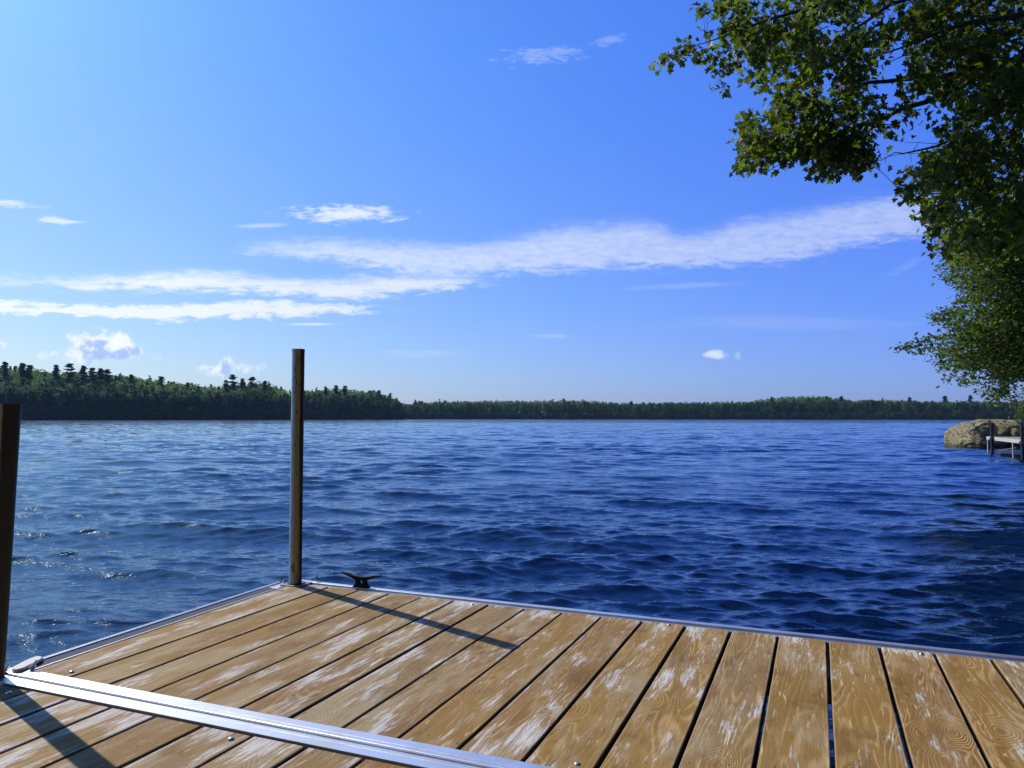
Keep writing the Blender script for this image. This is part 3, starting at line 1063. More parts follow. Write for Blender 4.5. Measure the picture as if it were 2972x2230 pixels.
def rail_along_u(mb, v_at, prof, u0, u1):
    n = 12
    for i in range(n):
        ua = u0 + (u1 - u0) * i / n; ub = u0 + (u1 - u0) * (i + 1) / n
        p0 = D(ua, v_at(ua)); p1 = D(ub, v_at(ub))
        d = (p1 - p0).normalized(); ax = Vector((-d.y, d.x, 0))
        mb.prism(prof, p0, p1, ax, UPZ)


mb = MB()
# profile: inner flange, shallow channel, raised outer lip (a from the boards outwards)
backp = [(0.001, -0.004), (0.022, -0.004), (0.023, 0.004), (0.044, 0.005), (0.047, 0.002), (0.047, -0.125), (0.042, -0.125), (0.042, -0.040), (0.001, -0.040)]
p0 = D(-0.06, back_edge(0)); p1 = D(uE, back_edge(uE))
dd = (p1 - p0).normalized(); ax = Vector((-dd.y, dd.x, 0))
mb.prism(backp, p0, p1, ax, UPZ)
mb.build('lake_rail', M_ALU, dock1, bevel=.0012, seg=1)
# left rail: double bright outer lip, dark channel, bright inner lip
pa = D(left_edge(-1.195), -1.195); pb = D(left_edge(-.004), -.004)
dl = (pb - pa).normalized(); axl = Vector((dl.y, -dl.x, 0)) * -1     # outwards (left)
mb = MB()
mb.prism([(0.000, 0.0012), (0.005, 0.0012), (0.006, -.0012), (0.050, -.0012), (0.052, 0.004), (0.058, 0.005), (0.060, 0.001), (0.064, 0.001), (0.065, 0.004), (0.070, 0.003), (0.071, -.125), (0.066, -.125), (0.066, -.03), (0.000, -.03)], pa, pb, axl, UPZ)
mb.build('side_rail', M_ALU, dock1, bevel=.0008, seg=1)
mb = MB()
mb.prism([(0.0066, -.0008), (0.0494, -.0008), (0.0494, .0003), (0.0066, .0003)], pa + dl * .06, pb - dl * .10, axl, UPZ)
mb.build('channel_insert', M_ALU_D, dock1)
# end rail by the joint
def joint_prof(flip):
    s = -1 if flip else 1
    pr = [(0.0, 0.003), (0.026, 0.003), (0.0268, 0.0005), (0.0278, 0.0005), (0.0286, 0.003), (0.0405, 0.003), (0.0435, 0.0), (0.0435, -.11), (0.0385, -.11), (0.0385, -.03), (0.0, -.03)]
    return [(a * s, b) for a, b in pr]


mb = MB()
mb.prism(joint_prof(True), D(-.075, -1.169), D(uE, -1.169), V2, UPZ)
mb.build('joint_rail', M_ALU, dock1, bevel=.0006, seg=1)
for vv in (-0.28, -0.86):
    mb = MB(); mb.prism([(0, -.036), (.04, -.036), (.04, -.11), (0, -.11)], D(-.02, vv), D(uE, vv), V2, UPZ)
    mb.build('cross_beam', M_BEAM, dock1)
for (u, v) in [(0.104, -1.135), (1.555, -1.134), (1.54, -.045), (2.29, -.075), (0.81, -.05)]:
    screw(u, v, dock1)
# corner plates, bolts
mb = MB()
prof = []
for k in range(16):
    a = 2 * math.pi * k / 16
    prof.append((math.copysign(abs(math.cos(a)) ** .6, math.cos(a)) * .060, math.copysign(abs(math.sin(a)) ** .7, math.sin(a)) * .022))
cpos = D(-.052, -1.150)
vs = [cpos + V2 * a * .92 + U2 * (a * -.35 + b) + UPZ * .006 for a, b in prof] + [cpos - UPZ * .008 + V2 * a * .86 + U2 * (a * -.35 + b * .9) + UPZ * .021 for a, b in prof]
mb.add(vs, [tuple(range(15, -1, -1)), tuple(range(16, 32))] + [(i, (i + 1) % 16, (i + 1) % 16 + 16, i + 16) for i in range(16)])
mb.build('corner_pad', M_RUB, dock1, smooth=True, bevel=.002)


def bolt(pos, parent, d=UPZ, r=.008, l=.02):
    mb = MB()
    d = Vector(d).normalized(); a = d.orthogonal().normalized(); b = d.cross(a)
    hexp = [(math.cos(math.pi / 3 * k), math.sin(math.pi / 3 * k)) for k in range(6)]
    vs = [pos + (a * x + b * y) * r for x, y in hexp] + [pos + d * l * .45 + (a * x + b * y) * r for x, y in hexp]
    mb.add(vs, [(5, 4, 3, 2, 1, 0), (6, 7, 8, 9, 10, 11)] + [(i, (i + 1) % 6, (i + 1) % 6 + 6, i + 6) for i in range(6)])
    mb.tube([pos + d * l * .4, pos + d * l], r * .45, 8)
    return mb.build('bolt', M_BOLT, parent)


# pole holder at the lake corner: plate with collar
def holder(u, v, parent, r=.031):
    mb = MB()
    p = D(u, v, .0)
    mb.hexa([p + U2 * a + V2 * b + UPZ * -.008 for a, b in [(-.05, -.045), (.05, -.045), (.05, .045), (-.05, .045)]],
            [p + U2 * a + V2 * b + UPZ * .0045 for a, b in [(-.05, -.045), (.05, -.045), (.05, .045), (-.05, .045)]])
    mb.build('holder_plate', M_BEAM, parent, bevel=.002)
    mb = MB(); seg = 24
    ring = []
    for (rr, z) in [(r, .005), (r + .005, .005), (r + .005, -.11), (r, -.11)]:
        for k in range(seg):
            a = 2 * math.pi * k / seg
            ring.append(p + Vector((math.cos(a) * rr, math.sin(a) * rr, z + .0015)))
    mb.add(ring, [(i * seg + k, i * seg + (k + 1) % seg, ((i + 1) % 4) * seg + (k + 1) % seg, ((i + 1) % 4) * seg + k) for i in range(4) for k in range(seg)])
    mb.build('holder_collar', M_CAST, parent)


holder(-.025, -.012, dock1)
bolt(D(.035, .040, .012), dock1, (.2, .3, 1))
bolt(D(-.085, -.03, .006), dock1, (-.3, .2, 1))
bolt(D(-.01, -1.170, .006), dock1, (.5, .1, .8), .009, .026)
mb = MB()
for (x0, x1) in [(0.001, .020)]:
    mb.hexa([D(-.062 + .0, -.125, -.009), D(-.012, -.125, -.009), D(-.012, -.118, -.009), D(-.062, -.118, -.009)],
            [D(-.062, -.125, .0035), D(-.012, -.125, .0035), D(-.012, -.118, .0035), D(-.062, -.118, .0035)])
mb.build('rail_joiner', M_ALU, dock1)


# cleat on the lake rail (part of the section it is bolted to)
def build_cleat(parent):
    c = D(0.269, back_edge(.27) + .028, .0048)
    L = U2
    # side silhouette (a along rail, b up), metres
    outer = [(-.034, 0), (-.034, .004), (-.026, .008), (-.024, .022), (-.026, .028), (-.040, .034), (-.066, .043), (-.096, .051), (-.099, .053), (-.097, .0560),
             (-.065, .053), (-.038, .0465), (-.012, .0435), (.012, .0435), (.038, .0465), (.065, .053), (.090, .0550), (.094, .0545), (.094, .0500),
             (.066, .043), (.040, .034), (.026, .028), (.024, .022), (.026, .008), (.034, .004), (.034, 0)]
    hole = [(math.cos(2 * math.pi * k / 14) * .0095, .019 + math.sin(2 * math.pi * k / 14) * .0105) for k in range(14)]
    import bmesh
    bm = bmesh.new()
    def loop(pts, off):
        vs = []
        for a, b in pts:
            wdt = .010 + .006 * max(0, 1 - abs(b - .0) / .02) if b < .02 else .0085
            if abs(a) > .05: wdt = .0075
            vs.append(bm.verts.new(c + L * a + UPZ * b + V2 * off * wdt))
        return vs
    sides = []
    for off in (-1, 1):
        vo = loop(outer, off); vh = loop(hole, off)
        es = [bm.edges.new((vo[i], vo[(i + 1) % len(vo)])) for i in range(len(vo))]
        es += [bm.edges.new((vh[i], vh[(i + 1) % len(vh)])) for i in range(len(vh))]
        bmesh.ops.triangle_fill(bm, use_beauty=True, use_dissolve=False, edges=es)
        sides.append((vo, vh))
    for k in (0, 1):
        a, b = sides[0][k], sides[1][k]
        for i in range(len(a)):
            bm.faces.new((a[i], a[(i + 1) % len(a)], b[(i + 1) % len(a)], b[i]))
    bmesh.ops.recalc_face_normals(bm, faces=bm.faces)
    me = bpy.data.meshes.new('cleat'); bm.to_mesh(me); bm.free()
    me.materials.append(M_CAST)
    o = bpy.data.objects.new('cleat', me); col.objects.link(o); o.parent = parent
    md = o.modifiers.new('bevel', 'BEVEL'); md.width = .0025; md.segments = 2; md.limit_method = 'ANGLE'; md.angle_limit = math.radians(50)
    for s_ in (-.029, .029):
        mbx = MB(); mbx.tube([c + L * s_ + UPZ * .004, c + L * s_ + UPZ * .0085], .005, 8)
        mbx.build('cleat_bolt', M_CAST, o)
    return o


build_cleat(dock1)

# inner section
dock2 = empty('dock_section', (0, 0, 0))
tag(dock2, 'near dock section with whiter, more worn boards in front of the silver joint', 'dock', 'dock sections')
gaps2 = [-0.012] + [0.134 + 0.1437 * k for k in range(0, 22)]
build_decking('decking', gaps2, lambda u: -1.270, -3.2, dock2, 50, None)
mb = MB()
mb.prism(joint_prof(False), D(-.045, -1.2655), D(uE, -1.2655), V2, UPZ)
mb.build('joint_rail', M_ALU, dock2, bevel=.0006, seg=1)
mb = MB()
pa2 = D(-.02, -3.2); pb2 = D(-.02, -1.30)
mb.prism([(0.000, 0.003), (0.005, 0.004), (0.006, -.010), (0.050, -.010), (0.052, 0.006), (0.070, 0.005), (0.071, -.125), (0.066, -.125), (0.066, -.03), (0.000, -.03)], pa2, pb2, U2 * -1, UPZ)
mb.build('side_rail', M_ALU, dock2, bevel=.0008, seg=1)
for vv in (-1.55, -2.2, -2.9):
    mb = MB(); mb.prism([(0, -.036), (.04, -.036), (.04, -.11), (0, -.11)], D(-.02, vv), D(uE, vv), V2, UPZ)
    mb.build('cross_beam', M_BEAM, dock2)
for (u, v) in [(0.821, -1.305), (0.10, -1.305), (1.40, -1.31)]:
    screw(u, v, dock2)
bolt(D(-.062, -1.215, .004), dock2, (.6, -.1, .7), .009, .026)
mb = MB(); mb.hexa([D(-.085, -1.285, -.01), D(-.046, -1.285, -.01), D(-.046, -1.22, -.01), D(-.085, -1.22, -.01)],
                   [D(-.085, -1.285, .004), D(-.046, -1.285, .004), D(-.046, -1.22, .004), D(-.085, -1.22, .004)])
mb.build('holder_plate', M_BEAM, dock2, bevel=.002)


def build_pole(base, top, r, label):
    root = empty('dock_pole', (base.x, base.y, 0))
    tag(root, label, 'pole', 'metal poles standing at the dock')
    d = (top - base).normalized()
    bot = base - d * (base.z + 1.2)
    mb = MB()
    o = Vector((base.x, base.y, 0)); seg = 28
    pts = [bot - o, base - o, base + (top - base) * .5 - o, top - o]
    mb.tube(pts, r, seg, cap=False)
    # open pipe end: rim and inside wall
    t = top - o
    a = d.orthogonal().normalized(); b = d.cross(a)
    vs = []
    for (rr, off) in [(r * 1.012, -.016), (r * 1.03, -.010), (r * 1.03, .0), (r * .86, .0), (r * .86, -.15)]:
        for k in range(seg):
            an = 2 * math.pi * k / seg
            vs.append(t + d * off + (a * math.cos(an) + b * math.sin(an)) * rr)
    mb.add(vs, [(i * seg + k, i * seg + (k + 1) % seg, (i + 1) * seg + (k + 1) % seg, (i + 1) * seg + k) for i in range(4) for k in range(seg)])
    mb.build('pipe', M_POLE, root, smooth=True, angle=50)


def ground_pt(px, py, z=DECK_Z):
    a = pt(px, py, 1.0) - CAM
    return CAM + a * ((CAM.z - z) / -a.z)


b1 = ground_pt(857, 1697); t1 = pt(866, 1014, b1.y)
build_pole(b1, t1, .0262, 'upright metal pole with brown stains at the far corner of the dock, beside the cleat')
b2 = ground_pt(-22, 1972); t2 = pt(29, 1173, b2.y + .01)
build_pole(b2, t2, .0272, 'closest dark metal pole at the left frame edge, at the end of the silver joint')

# ------------------------------------------------------------------ neighbour dock
A0 = Vector((17.5, 27.6, 0)); DA = Vector((-.36, -.933, 0)).normalized(); DW = Vector((.933, -.36, 0))
nd = empty('neighbour_dock', (A0.x, A0.y, 0))
tag(nd, 'small pale-edged dock on thin legs in front of the boulder at the right shore', 'dock')


def NP(a, w, z):
    return DA * a + DW * w + UPZ * z


mb = MB()
for i in range(44):
    a0 = .03 + i * .148
    mb.hexa([NP(a0, .05, DECK_Z - .03), NP(a0, 3.0, DECK_Z - .03), NP(a0 + .14, 3.0, DECK_Z - .03), NP(a0 + .14, .05, DECK_Z - .03)],
            [NP(a0, .05, DECK_Z), NP(a0, 3.0, DECK_Z), NP(a0 + .14, 3.0, DECK_Z), NP(a0 + .14, .05, DECK_Z)])
mb.build('decking', M_PLANK2, nd)
mb = MB(); mb.hexa([NP(-.02, 0, DECK_Z - .105), NP(-.02, .045, DECK_Z - .105), NP(6.6, .045, DECK_Z - .105), NP(6.6, 0, DECK_Z - .105)],
                   [NP(-.02, 0, DECK_Z + .012), NP(-.02, .045, DECK_Z + .012), NP(6.6, .045, DECK_Z + .012), NP(6.6, 0, DECK_Z + .012)])
mb.build('side_rail', M_PALE, nd, bevel=.006)
mb = MB(); mb.hexa([NP(-.025, .047, DECK_Z - .105), NP(-.025, 3.0, DECK_Z - .105), NP(.02, 3.0, DECK_Z - .105), NP(.02, .047, DECK_Z - .105)],
                   [NP(-.025, .047, DECK_Z + .01), NP(-.025, 3.0, DECK_Z + .01), NP(.02, 3.0, DECK_Z + .01), NP(.02, .047, DECK_Z + .01)])
mb.build('end_rail', M_PALE, nd, bevel=.006)
for (a, w) in [(.06, .03), (3.55, .03), (6.2, .03), (.06, 2.9), (3.55, 2.9)]:
    mb = MB(); mb.tube([NP(a, w, -1.0), NP(a, w, DECK_Z - .106)], .028, 10)
    mb.build('leg', M_PALE, nd, smooth=True)
mb = MB(); mb.tube([NP(1.2, .12, .12), NP(3.5, .12, .30)], .006, 6)
mb.build('brace_cable', M_PALE, nd)
for i, (a, top, lb) in enumerate([(1.12, 1.075, 'dark blue pipe at the rail of the small dock in front of the boulder'),
                                  (5.02, 1.10, 'dark blue pipe at the right edge of view, nearer end of the small dock')]):
    p = A0 + DA * a + DW * -.055
    root = empty('mooring_pipe', (p.x, p.y, 0)); tag(root, lb, 'pole', 'dark blue pipes beside the small dock')
    mb = MB(); mb.tube([(0, 0, -1.0), (0, 0, top)], .05, 16)
    mb.tube([(0, 0, top + .001), (0, 0, top + .02)], .053, 16)
    mb.build('pipe', M_BLUE, root, smooth=True)
    mb = MB(); mb.hexa([Vector((x, y, DECK_Z - .12)) for x, y in [(-.075, -.06), (.06, -.06), (.06, .06), (-.075, .06)]],
                       [Vector((x, y, DECK_Z - .02)) for x, y in [(-.075, -.06), (.06, -.06), (.06, .06), (-.075, .06)]])
    mb.build('bracket', M_BLUE, root, bevel=.01)


# ------------------------------------------------------------------ boulder and rocks
def rock(name, loc, sx, sy, sz, seed, label, sub=6, kind=0):
    import bmesh
    bm = bmesh.new()
    bmesh.ops.create_icosphere(bm, subdivisions=sub, radius=1.0)
    off = Vector((seed * 3.1, seed * 1.7, seed * .9))
    for v in bm.verts:
        p = v.co.copy()
        n = p.normalized()
        e = 5.0 if kind == 1 else 3.0
        s = (abs(n.x) ** e + abs(n.y) ** e + abs(n.z) ** e) ** (-1 / e)
        p = n * s
        if kind == 1:      # the big boulder: low rounded left end, flat top, sheer and undercut right half
            t = (p.x + 1) / 2
            cap = .42 + .58 * min(1, t / .50) ** .60 if t < .50 else 1.0
            if p.z > 0: p.z = min(p.z, cap)
            zz = max(0, p.z)
            if p.y < 0:
                lean = .62 * max(0, 1 - max(0, p.x - .05) * 2.2)
                p.y *= 1 - lean * zz
                if p.x > .05: p.y *= 1 - .42 * max(0, min(1, (.72 - p.z) * 1.8)) * min(1, (p.x - .05) * 3)
            if p.x < 0: p.x *= 1 - .20 * zz
            else: p.x *= 1 - .10 * zz
        w = Vector((p.x * sx, p.y * sy, p.z * sz))
        d = mnoise.fractal(w * 1.0 + off, .9, 2.1, 6) * .13 + mnoise.fractal(w * 3.5 + off, .8, 2.0, 4) * .045
        cr = abs(mnoise.noise(Vector((w.x * .7 + w.z * .5, w.y * .7, w.z * 2.6)) + off))
        d -= max(0, .10 - cr) * .9
        w += n * d * min(1, sx)
        v.co = w
    me = bpy.data.meshes.new(name); bm.to_mesh(me); bm.free()
    for p in me.polygons: p.use_smooth = True
    me.set_sharp_from_angle(angle=math.radians(32))
    me.materials.append(M_ROCK)
    o = bpy.data.objects.new(name, me); o.location = loc; col.objects.link(o)
    tag(o, label, 'rock')
    return o


rock('boulder', (21.02, 33.2, 0.06), 1.34, 1.35, 1.16, 2, 'huge flat-topped tan boulder with moss rising from the water at the right', 6, 1)
rock('rock', (21.78, 32.4, .42), .40, .5, .55, 5, 'ochre rock at the right side of the huge boulder, by the shrub', 4)
rock('rock', (20.3, 28.6, .05), .34, .38, .30, 6, 'pale rock at the waterline under the small dock deck', 4)
rock('rock', (22.9, 33.6, .2), .8, .7, .6, 9, 'dark shaded rock behind the boulder at the shore', 4)
# thin sapling on top of the boulder is left to the shrub below


# ------------------------------------------------------------------ leaves
def leaf_maple():
    h = [(0.0, 0.0), (.17, -.09), (.40, -.06), (.33, .08), (.30, .20), (.55, .38), (.47, .50), (.24, .50), (.27, .72), (.12, .80)]
    pts = h + [(0, 1.0)] + [(-x, y) for x, y in h[:0:-1]]
    P = [(0.0, .33, 0.0)] + [(x, y, 0.0) for x, y in pts]
    P = [(x, y, abs(x) * .28 - (y - .3) ** 2 * .22) for x, y, _ in P]
    n = len(pts)
    f = [(0, 1 + i, 1 + (i + 1) % n) for i in range(n)]
    return np.array(P), np.array(f)


def leaf_oval():
    P = np.array([(0, 0, 0), (.24, .32, .05), (.17, .72, .03), (0, 1, -.08), (-.17, .72, .03), (-.24, .32, .05), (0, .5, -.02)])
    f = np.array([(6, 0, 1), (6, 1, 2), (6, 2, 3), (6, 3, 4), (6, 4, 5), (6, 5, 0)])
    return P, f


def scatter_leaves(tpl, pos, size, droop, name, mat, parent, seed, spread=.8):
    g = np.random.default_rng(seed)
    P, f = tpl
    n = len(pos)
    az = g.uniform(0, 2 * np.pi, n)
    dn = g.normal(-droop, .45, n)
    y = np.stack([np.cos(az), np.sin(az), dn], -1); y /= np.linalg.norm(y, axis=1, keepdims=True)
    up = np.stack([g.normal(0, spread, n), g.normal(0, spread, n), np.ones(n)], -1)
    x = np.cross(y, up); x /= np.linalg.norm(x, axis=1, keepdims=True)
    z = np.cross(x, y)
    s = size * g.uniform(.65, 1.25, n)
    Vv = (P[None, :, 0, None] * x[:, None, :] + P[None, :, 1, None] * y[:, None, :] + P[None, :, 2, None] * z[:, None, :]) * s[:, None, None]
    Vv += pos[:, None, :]
    Fv = (f[None] + (np.arange(n) * len(P))[:, None, None]).reshape(-1, 3)
    return mesh_np(name, Vv.reshape(-1, 3), Fv, mat, parent)


def inpoly(px, py, poly):
    c = False; j = len(poly) - 1
    for i in range(len(poly)):
        xi, yi = poly[i]; xj, yj = poly[j]
        if (yi > py) != (yj > py) and px < (xj - xi) * (py - yi) / (yj - yi + 1e-9) + xi: c = not c
        j = i
    return c


def grow(limbs, targets, mbt, g, r0=.006, reach=.9):
    """connect each cluster centre to the nearest limb by a crooked twig"""
    P = []; 
    for lm in limbs:
        for a, b in zip(lm[:-1], lm[1:]):
            n = max(1, int((b - a).length / .12))
            for k in range(n): P.append(a.lerp(b, k / n))
    A = np.array([list(p) for p in P])
    twigs = []
    for t in targets:
        tv = np.array(list(t))
        i = int(np.argmin(((A - tv) ** 2).sum(1)))
        a = Vector(A[i]); d = t - a
        if d.length < .05: continue
        m1 = a.lerp(t, .4) + Vector((g.gauss(0, .06), g.gauss(0, .06), g.gauss(.02, .05))) * min(1.5, d.length)
        m2 = a.lerp(t, .75) + Vector((g.gauss(0, .05), g.gauss(0, .05), g.gauss(.02, .04))) * min(1.5, d.length)
        r = min(.016, r0 * (.5 + d.length))
        mbt.tube([a, m1, m2, t], [r, r * .75, r * .5, r * .3], 4, cap=False)
        if len(A) < 6000:
            A = np.vstack([A, np.array([list(m1), list(m2)])])


g0 = random.Random(21)


def Zd(zx, zy):      # from the enlarged crop of the tree to the 2212 px view
    return 1399.3 + zx * .3674, zy * .3674


def build_maple():
    root = empty('maple_tree', (11.3, 8.2, .6))
    tag(root, 'leafy maple whose dark branches hang in from the upper right over the lake', 'tree')
    o = Vector((11.3, 8.2, .6))

    def L(pts):
        out = [dpt(*Zd(x, y), d) - o for x, y, d in pts]
        return out
    trunk = [Vector((0, 0, -.8)), Vector((-.1, 0, 1.5)), Vector((-.35, .1, 3.2)), Vector((-.5, .2, 5.0)), Vector((-.4, .3, 7.5)), Vector((-.2, .3, 9.5))]
    starts = [trunk[2], trunk[3], trunk[4]]
    limbs = []
    defs = [
        (3, [(2900, -500, 9.6), (2100, -260, 9.4), (1500, -90, 9.2), (1100, 10, 9.1), (900, 62, 9.0), (600, 155, 8.9), (450, 215, 8.85), (280, 270, 8.8), (120, 345, 8.8)]),
        (3, [(2900, -420, 9.9), (2212, -150, 10), (1700, -60, 9.9), (1420, 30, 9.8), (1250, 150, 9.7), (1000, 285, 9.6), (800, 380, 9.5), (640, 440, 9.4)]),
        (2, [(2900, 150, 9.4), (2212, 350, 9.6), (1900, 475, 9.6), (1640, 600, 9.5), (1400, 690, 9.4), (1150, 780, 9.3), (1000, 860, 9.3), (860, 925, 9.2), (720, 1000, 9.2), (650, 1025, 9.2)]),
        (2, [(2900, 260, 10.4), (2212, 380, 10.6), (1950, 400, 10.6), (1700, 460, 10.5), (1400, 480, 10.4), (1200, 520, 10.3), (1100, 600, 10.2), (1000, 690, 10.1), (850, 740, 10), (640, 780, 10), (560, 740, 10)]),
        (2, [(2900, 500, 10.8), (2212, 560, 11), (2000, 680, 11), (1850, 780, 10.9), (1700, 860, 10.8), (1500, 905, 10.7), (1400, 930, 10.6), (1330, 945, 10.6)]),
        (2, [(2900, 700, 11), (2212, 880, 11.2), (1960, 1050, 11), (1780, 1130, 10.8), (1600, 1140, 10.7), (1470, 1150, 10.6)]),
        (2, [(2900, 800, 11.4), (2400, 1000, 11.5), (2100, 1180, 11.4), (1900, 1250, 11.3), (1720, 1330, 11.2)]),
        (3, [(2900, 0, 8.6), (2300, 60, 8.6), (1900, 130, 8.5), (1600, 240, 8.5), (1350, 330, 8.4), (1150, 420, 8.4)]),
        (3, [(2900, -200, 10.8), (2200, 180, 10.9), (1800, 300, 10.8), (1500, 330, 10.7), (1250, 420, 10.6)]),
    ]
    mb = MB()
    mb.tube(trunk, [.24, .2, .17, .13, .08, .03], 14)
    mb.build('trunk', M_BARK, root, smooth=True)
    mb = MB()
    for si, pts in defs:
        pl = [trunk[si]] + L(pts)
        # small irregular bends
        q = [pl[0]]
        for a, b in zip(pl[:-1], pl[1:]):
            q.append(a.lerp(b, .5) + Vector((g0.gauss(0, .02), g0.gauss(0, .03), g0.gauss(0, .02)))); q.append(b)
        n = len(q)
        rad = [max(.004, .062 * (1 - i / (n - 1)) ** 1.25) for i in range(n)]
        mb.tube(q, rad, 7)
        limbs.append(q)
    P1 = [(390, -60), (420, 130), (560, 330), (560, 440), (680, 500), (760, 560), (900, 520), (1000, 480), (1060, 400), (1100, 420), (1150, 480), (1080, 560), (1050, 650), (1060, 730), (1150, 760), (1350, 830), (1420, 760), (1490, 680), (1640, 570), (1800, 565), (1870, 570), (1810, 640), (1690, 720), (1790, 800), (1800, 850), (1650, 930), (1490, 985), (1460, 1010), (1540, 1080), (1430, 1130), (1440, 1190), (1620, 1180), (1650, 1290), (1660, 1420), (1780, 1480), (2300, 1500), (2900, 1300), (2900, -500), (500, -350)]
    P2_ = [(520, 750), (570, 700), (700, 665), (740, 700), (720, 600), (850, 570), (1010, 545), (1000, 620), (980, 680), (1060, 740), (1200, 760), (1350, 830), (1300, 880), (1340, 970), (1430, 1010), (1420, 1050), (1280, 1020), (1130, 990), (1060, 1010), (950, 950), (930, 900), (830, 925), (700, 970), (570, 1000), (525, 975), (570, 930)]
    tips = [(70, 380), (110, 360), (180, 365), (160, 330), (200, 270), (230, 290), (260, 230), (280, 290), (330, 190), (340, 70), (310, 60), (430, 90), (400, 50), (470, 40), (370, 300), (330, 370), (440, 270), (520, 230), (530, 300), (440, 340), (450, 410), (430, 430), (400, 480), (445, 540),
            (470, 150), (540, 90), (560, 180), (480, 200), (600, 60), (620, 240), (600, 330), (500, 360), (640, 400)]
    cl = []
    for (x, y) in tips:
        for k in range(3):
            cl.append((x + g0.gauss(0, 14), y + g0.gauss(0, 14), 8.85 + g0.gauss(0, .12), 3, .045))
    n1 = 0
    n1o = 0
    while n1 < 2050:
        x = g0.uniform(380, 2900); y = g0.uniform(-420, 1500)
        if not inpoly(x, y, P1): continue
        ua = x * .95 - y * .31; va = x * .31 + y * .95
        v = mnoise.noise(Vector((ua * .0062, va * .021, 3.3))) + .55 * mnoise.noise(Vector((ua * .02, va * .045, 1.3)))
        th = .13 - .13 * min(1, max(0, (x - 1200) / 900))
        if v < th: continue
        if y < -40 or x > 2260: continue
        cl.append((x, y, g0.uniform(8.3, 11.6), 5, .085)); n1 += 1
    for i in range(5200):     # rest of the crown, above and beyond the view
        x = g0.uniform(500, 3900); y = g0.uniform(-2400, 1500)
        if y > -40 and x < 2260: continue
        if y < -700 - (3900 - x) * -.0 and x < 500 + (-y - 700) * .7: continue
        cl.append((x, y, g0.uniform(8.2, 12.2), 5, .16))
    n2 = 0
    while n2 < 560:
        x = g0.uniform(510, 1440); y = g0.uniform(540, 1060)
        if not inpoly(x, y, P2_): continue
        v = mnoise.noise(Vector((x * .011, y * .011, 7.3)))
        if v < -.22: continue
        cl.append((x, y, g0.uniform(9.0, 10.4), 4, .07)); n2 += 1
    cen = []; leaves = []
    for (x, y, d, k, rr) in cl:
        c = dpt(*Zd(x, y), d) - o
        cen.append(c)
        for i in range(k):
            leaves.append((c.x + g0.gauss(0, rr), c.y + g0.gauss(0, rr), c.z + g0.gauss(-.01, rr)))
    grow(limbs, cen[:99] + cen[99:2800:3], mb, g0, .0045)
    # bare dead twigs
    for pts in [[(1740, 850, 10.8), (1600, 840, 10.8), (1520, 838, 10.8), (1445, 822, 10.8)],
                [(1600, 880, 10.7), (1520, 900, 10.7), (1400, 925, 10.7), (1300, 955, 10.7)], [(1430, 920, 10.7), (1390, 900, 10.7)], [(1400, 925, 10.7), (1395, 965, 10.7)],
                [(1560, 890, 10.7), (1600, 830, 10.7)], [(1640, 885, 10.7), (1680, 850, 10.7), (1720, 830, 10.7)],
                [(900, 895, 9.2), (915, 950, 9.2), (880, 980, 9.2)], [(720, 1000, 9.2), (690, 1020, 9.2), (650, 1032, 9.2)], [(700, 1000, 9.2), (640, 990, 9.2)],
                [(850, 840, 9.9), (880, 890, 9.9), (950, 895, 9.9)], [(1300, 10, 9), (1250, 60, 9), (1100, 180, 9)]]:
        mb.tube([dpt(*Zd(a, b), c_) - o for a, b, c_ in pts], [.006 - .0045 * i / (len(pts) - 1) for i in range(len(pts))], 4)
    mb.build('branches', M_BARK, root, smooth=True)
    scatter_leaves(leaf_maple(), np.array(leaves), .092, .75, 'crown', M_LEAF, root, 3)


build_maple()


def Ze(zx, zy):
    return 1860.6 + zx * .269, 446.6 + zy * .269


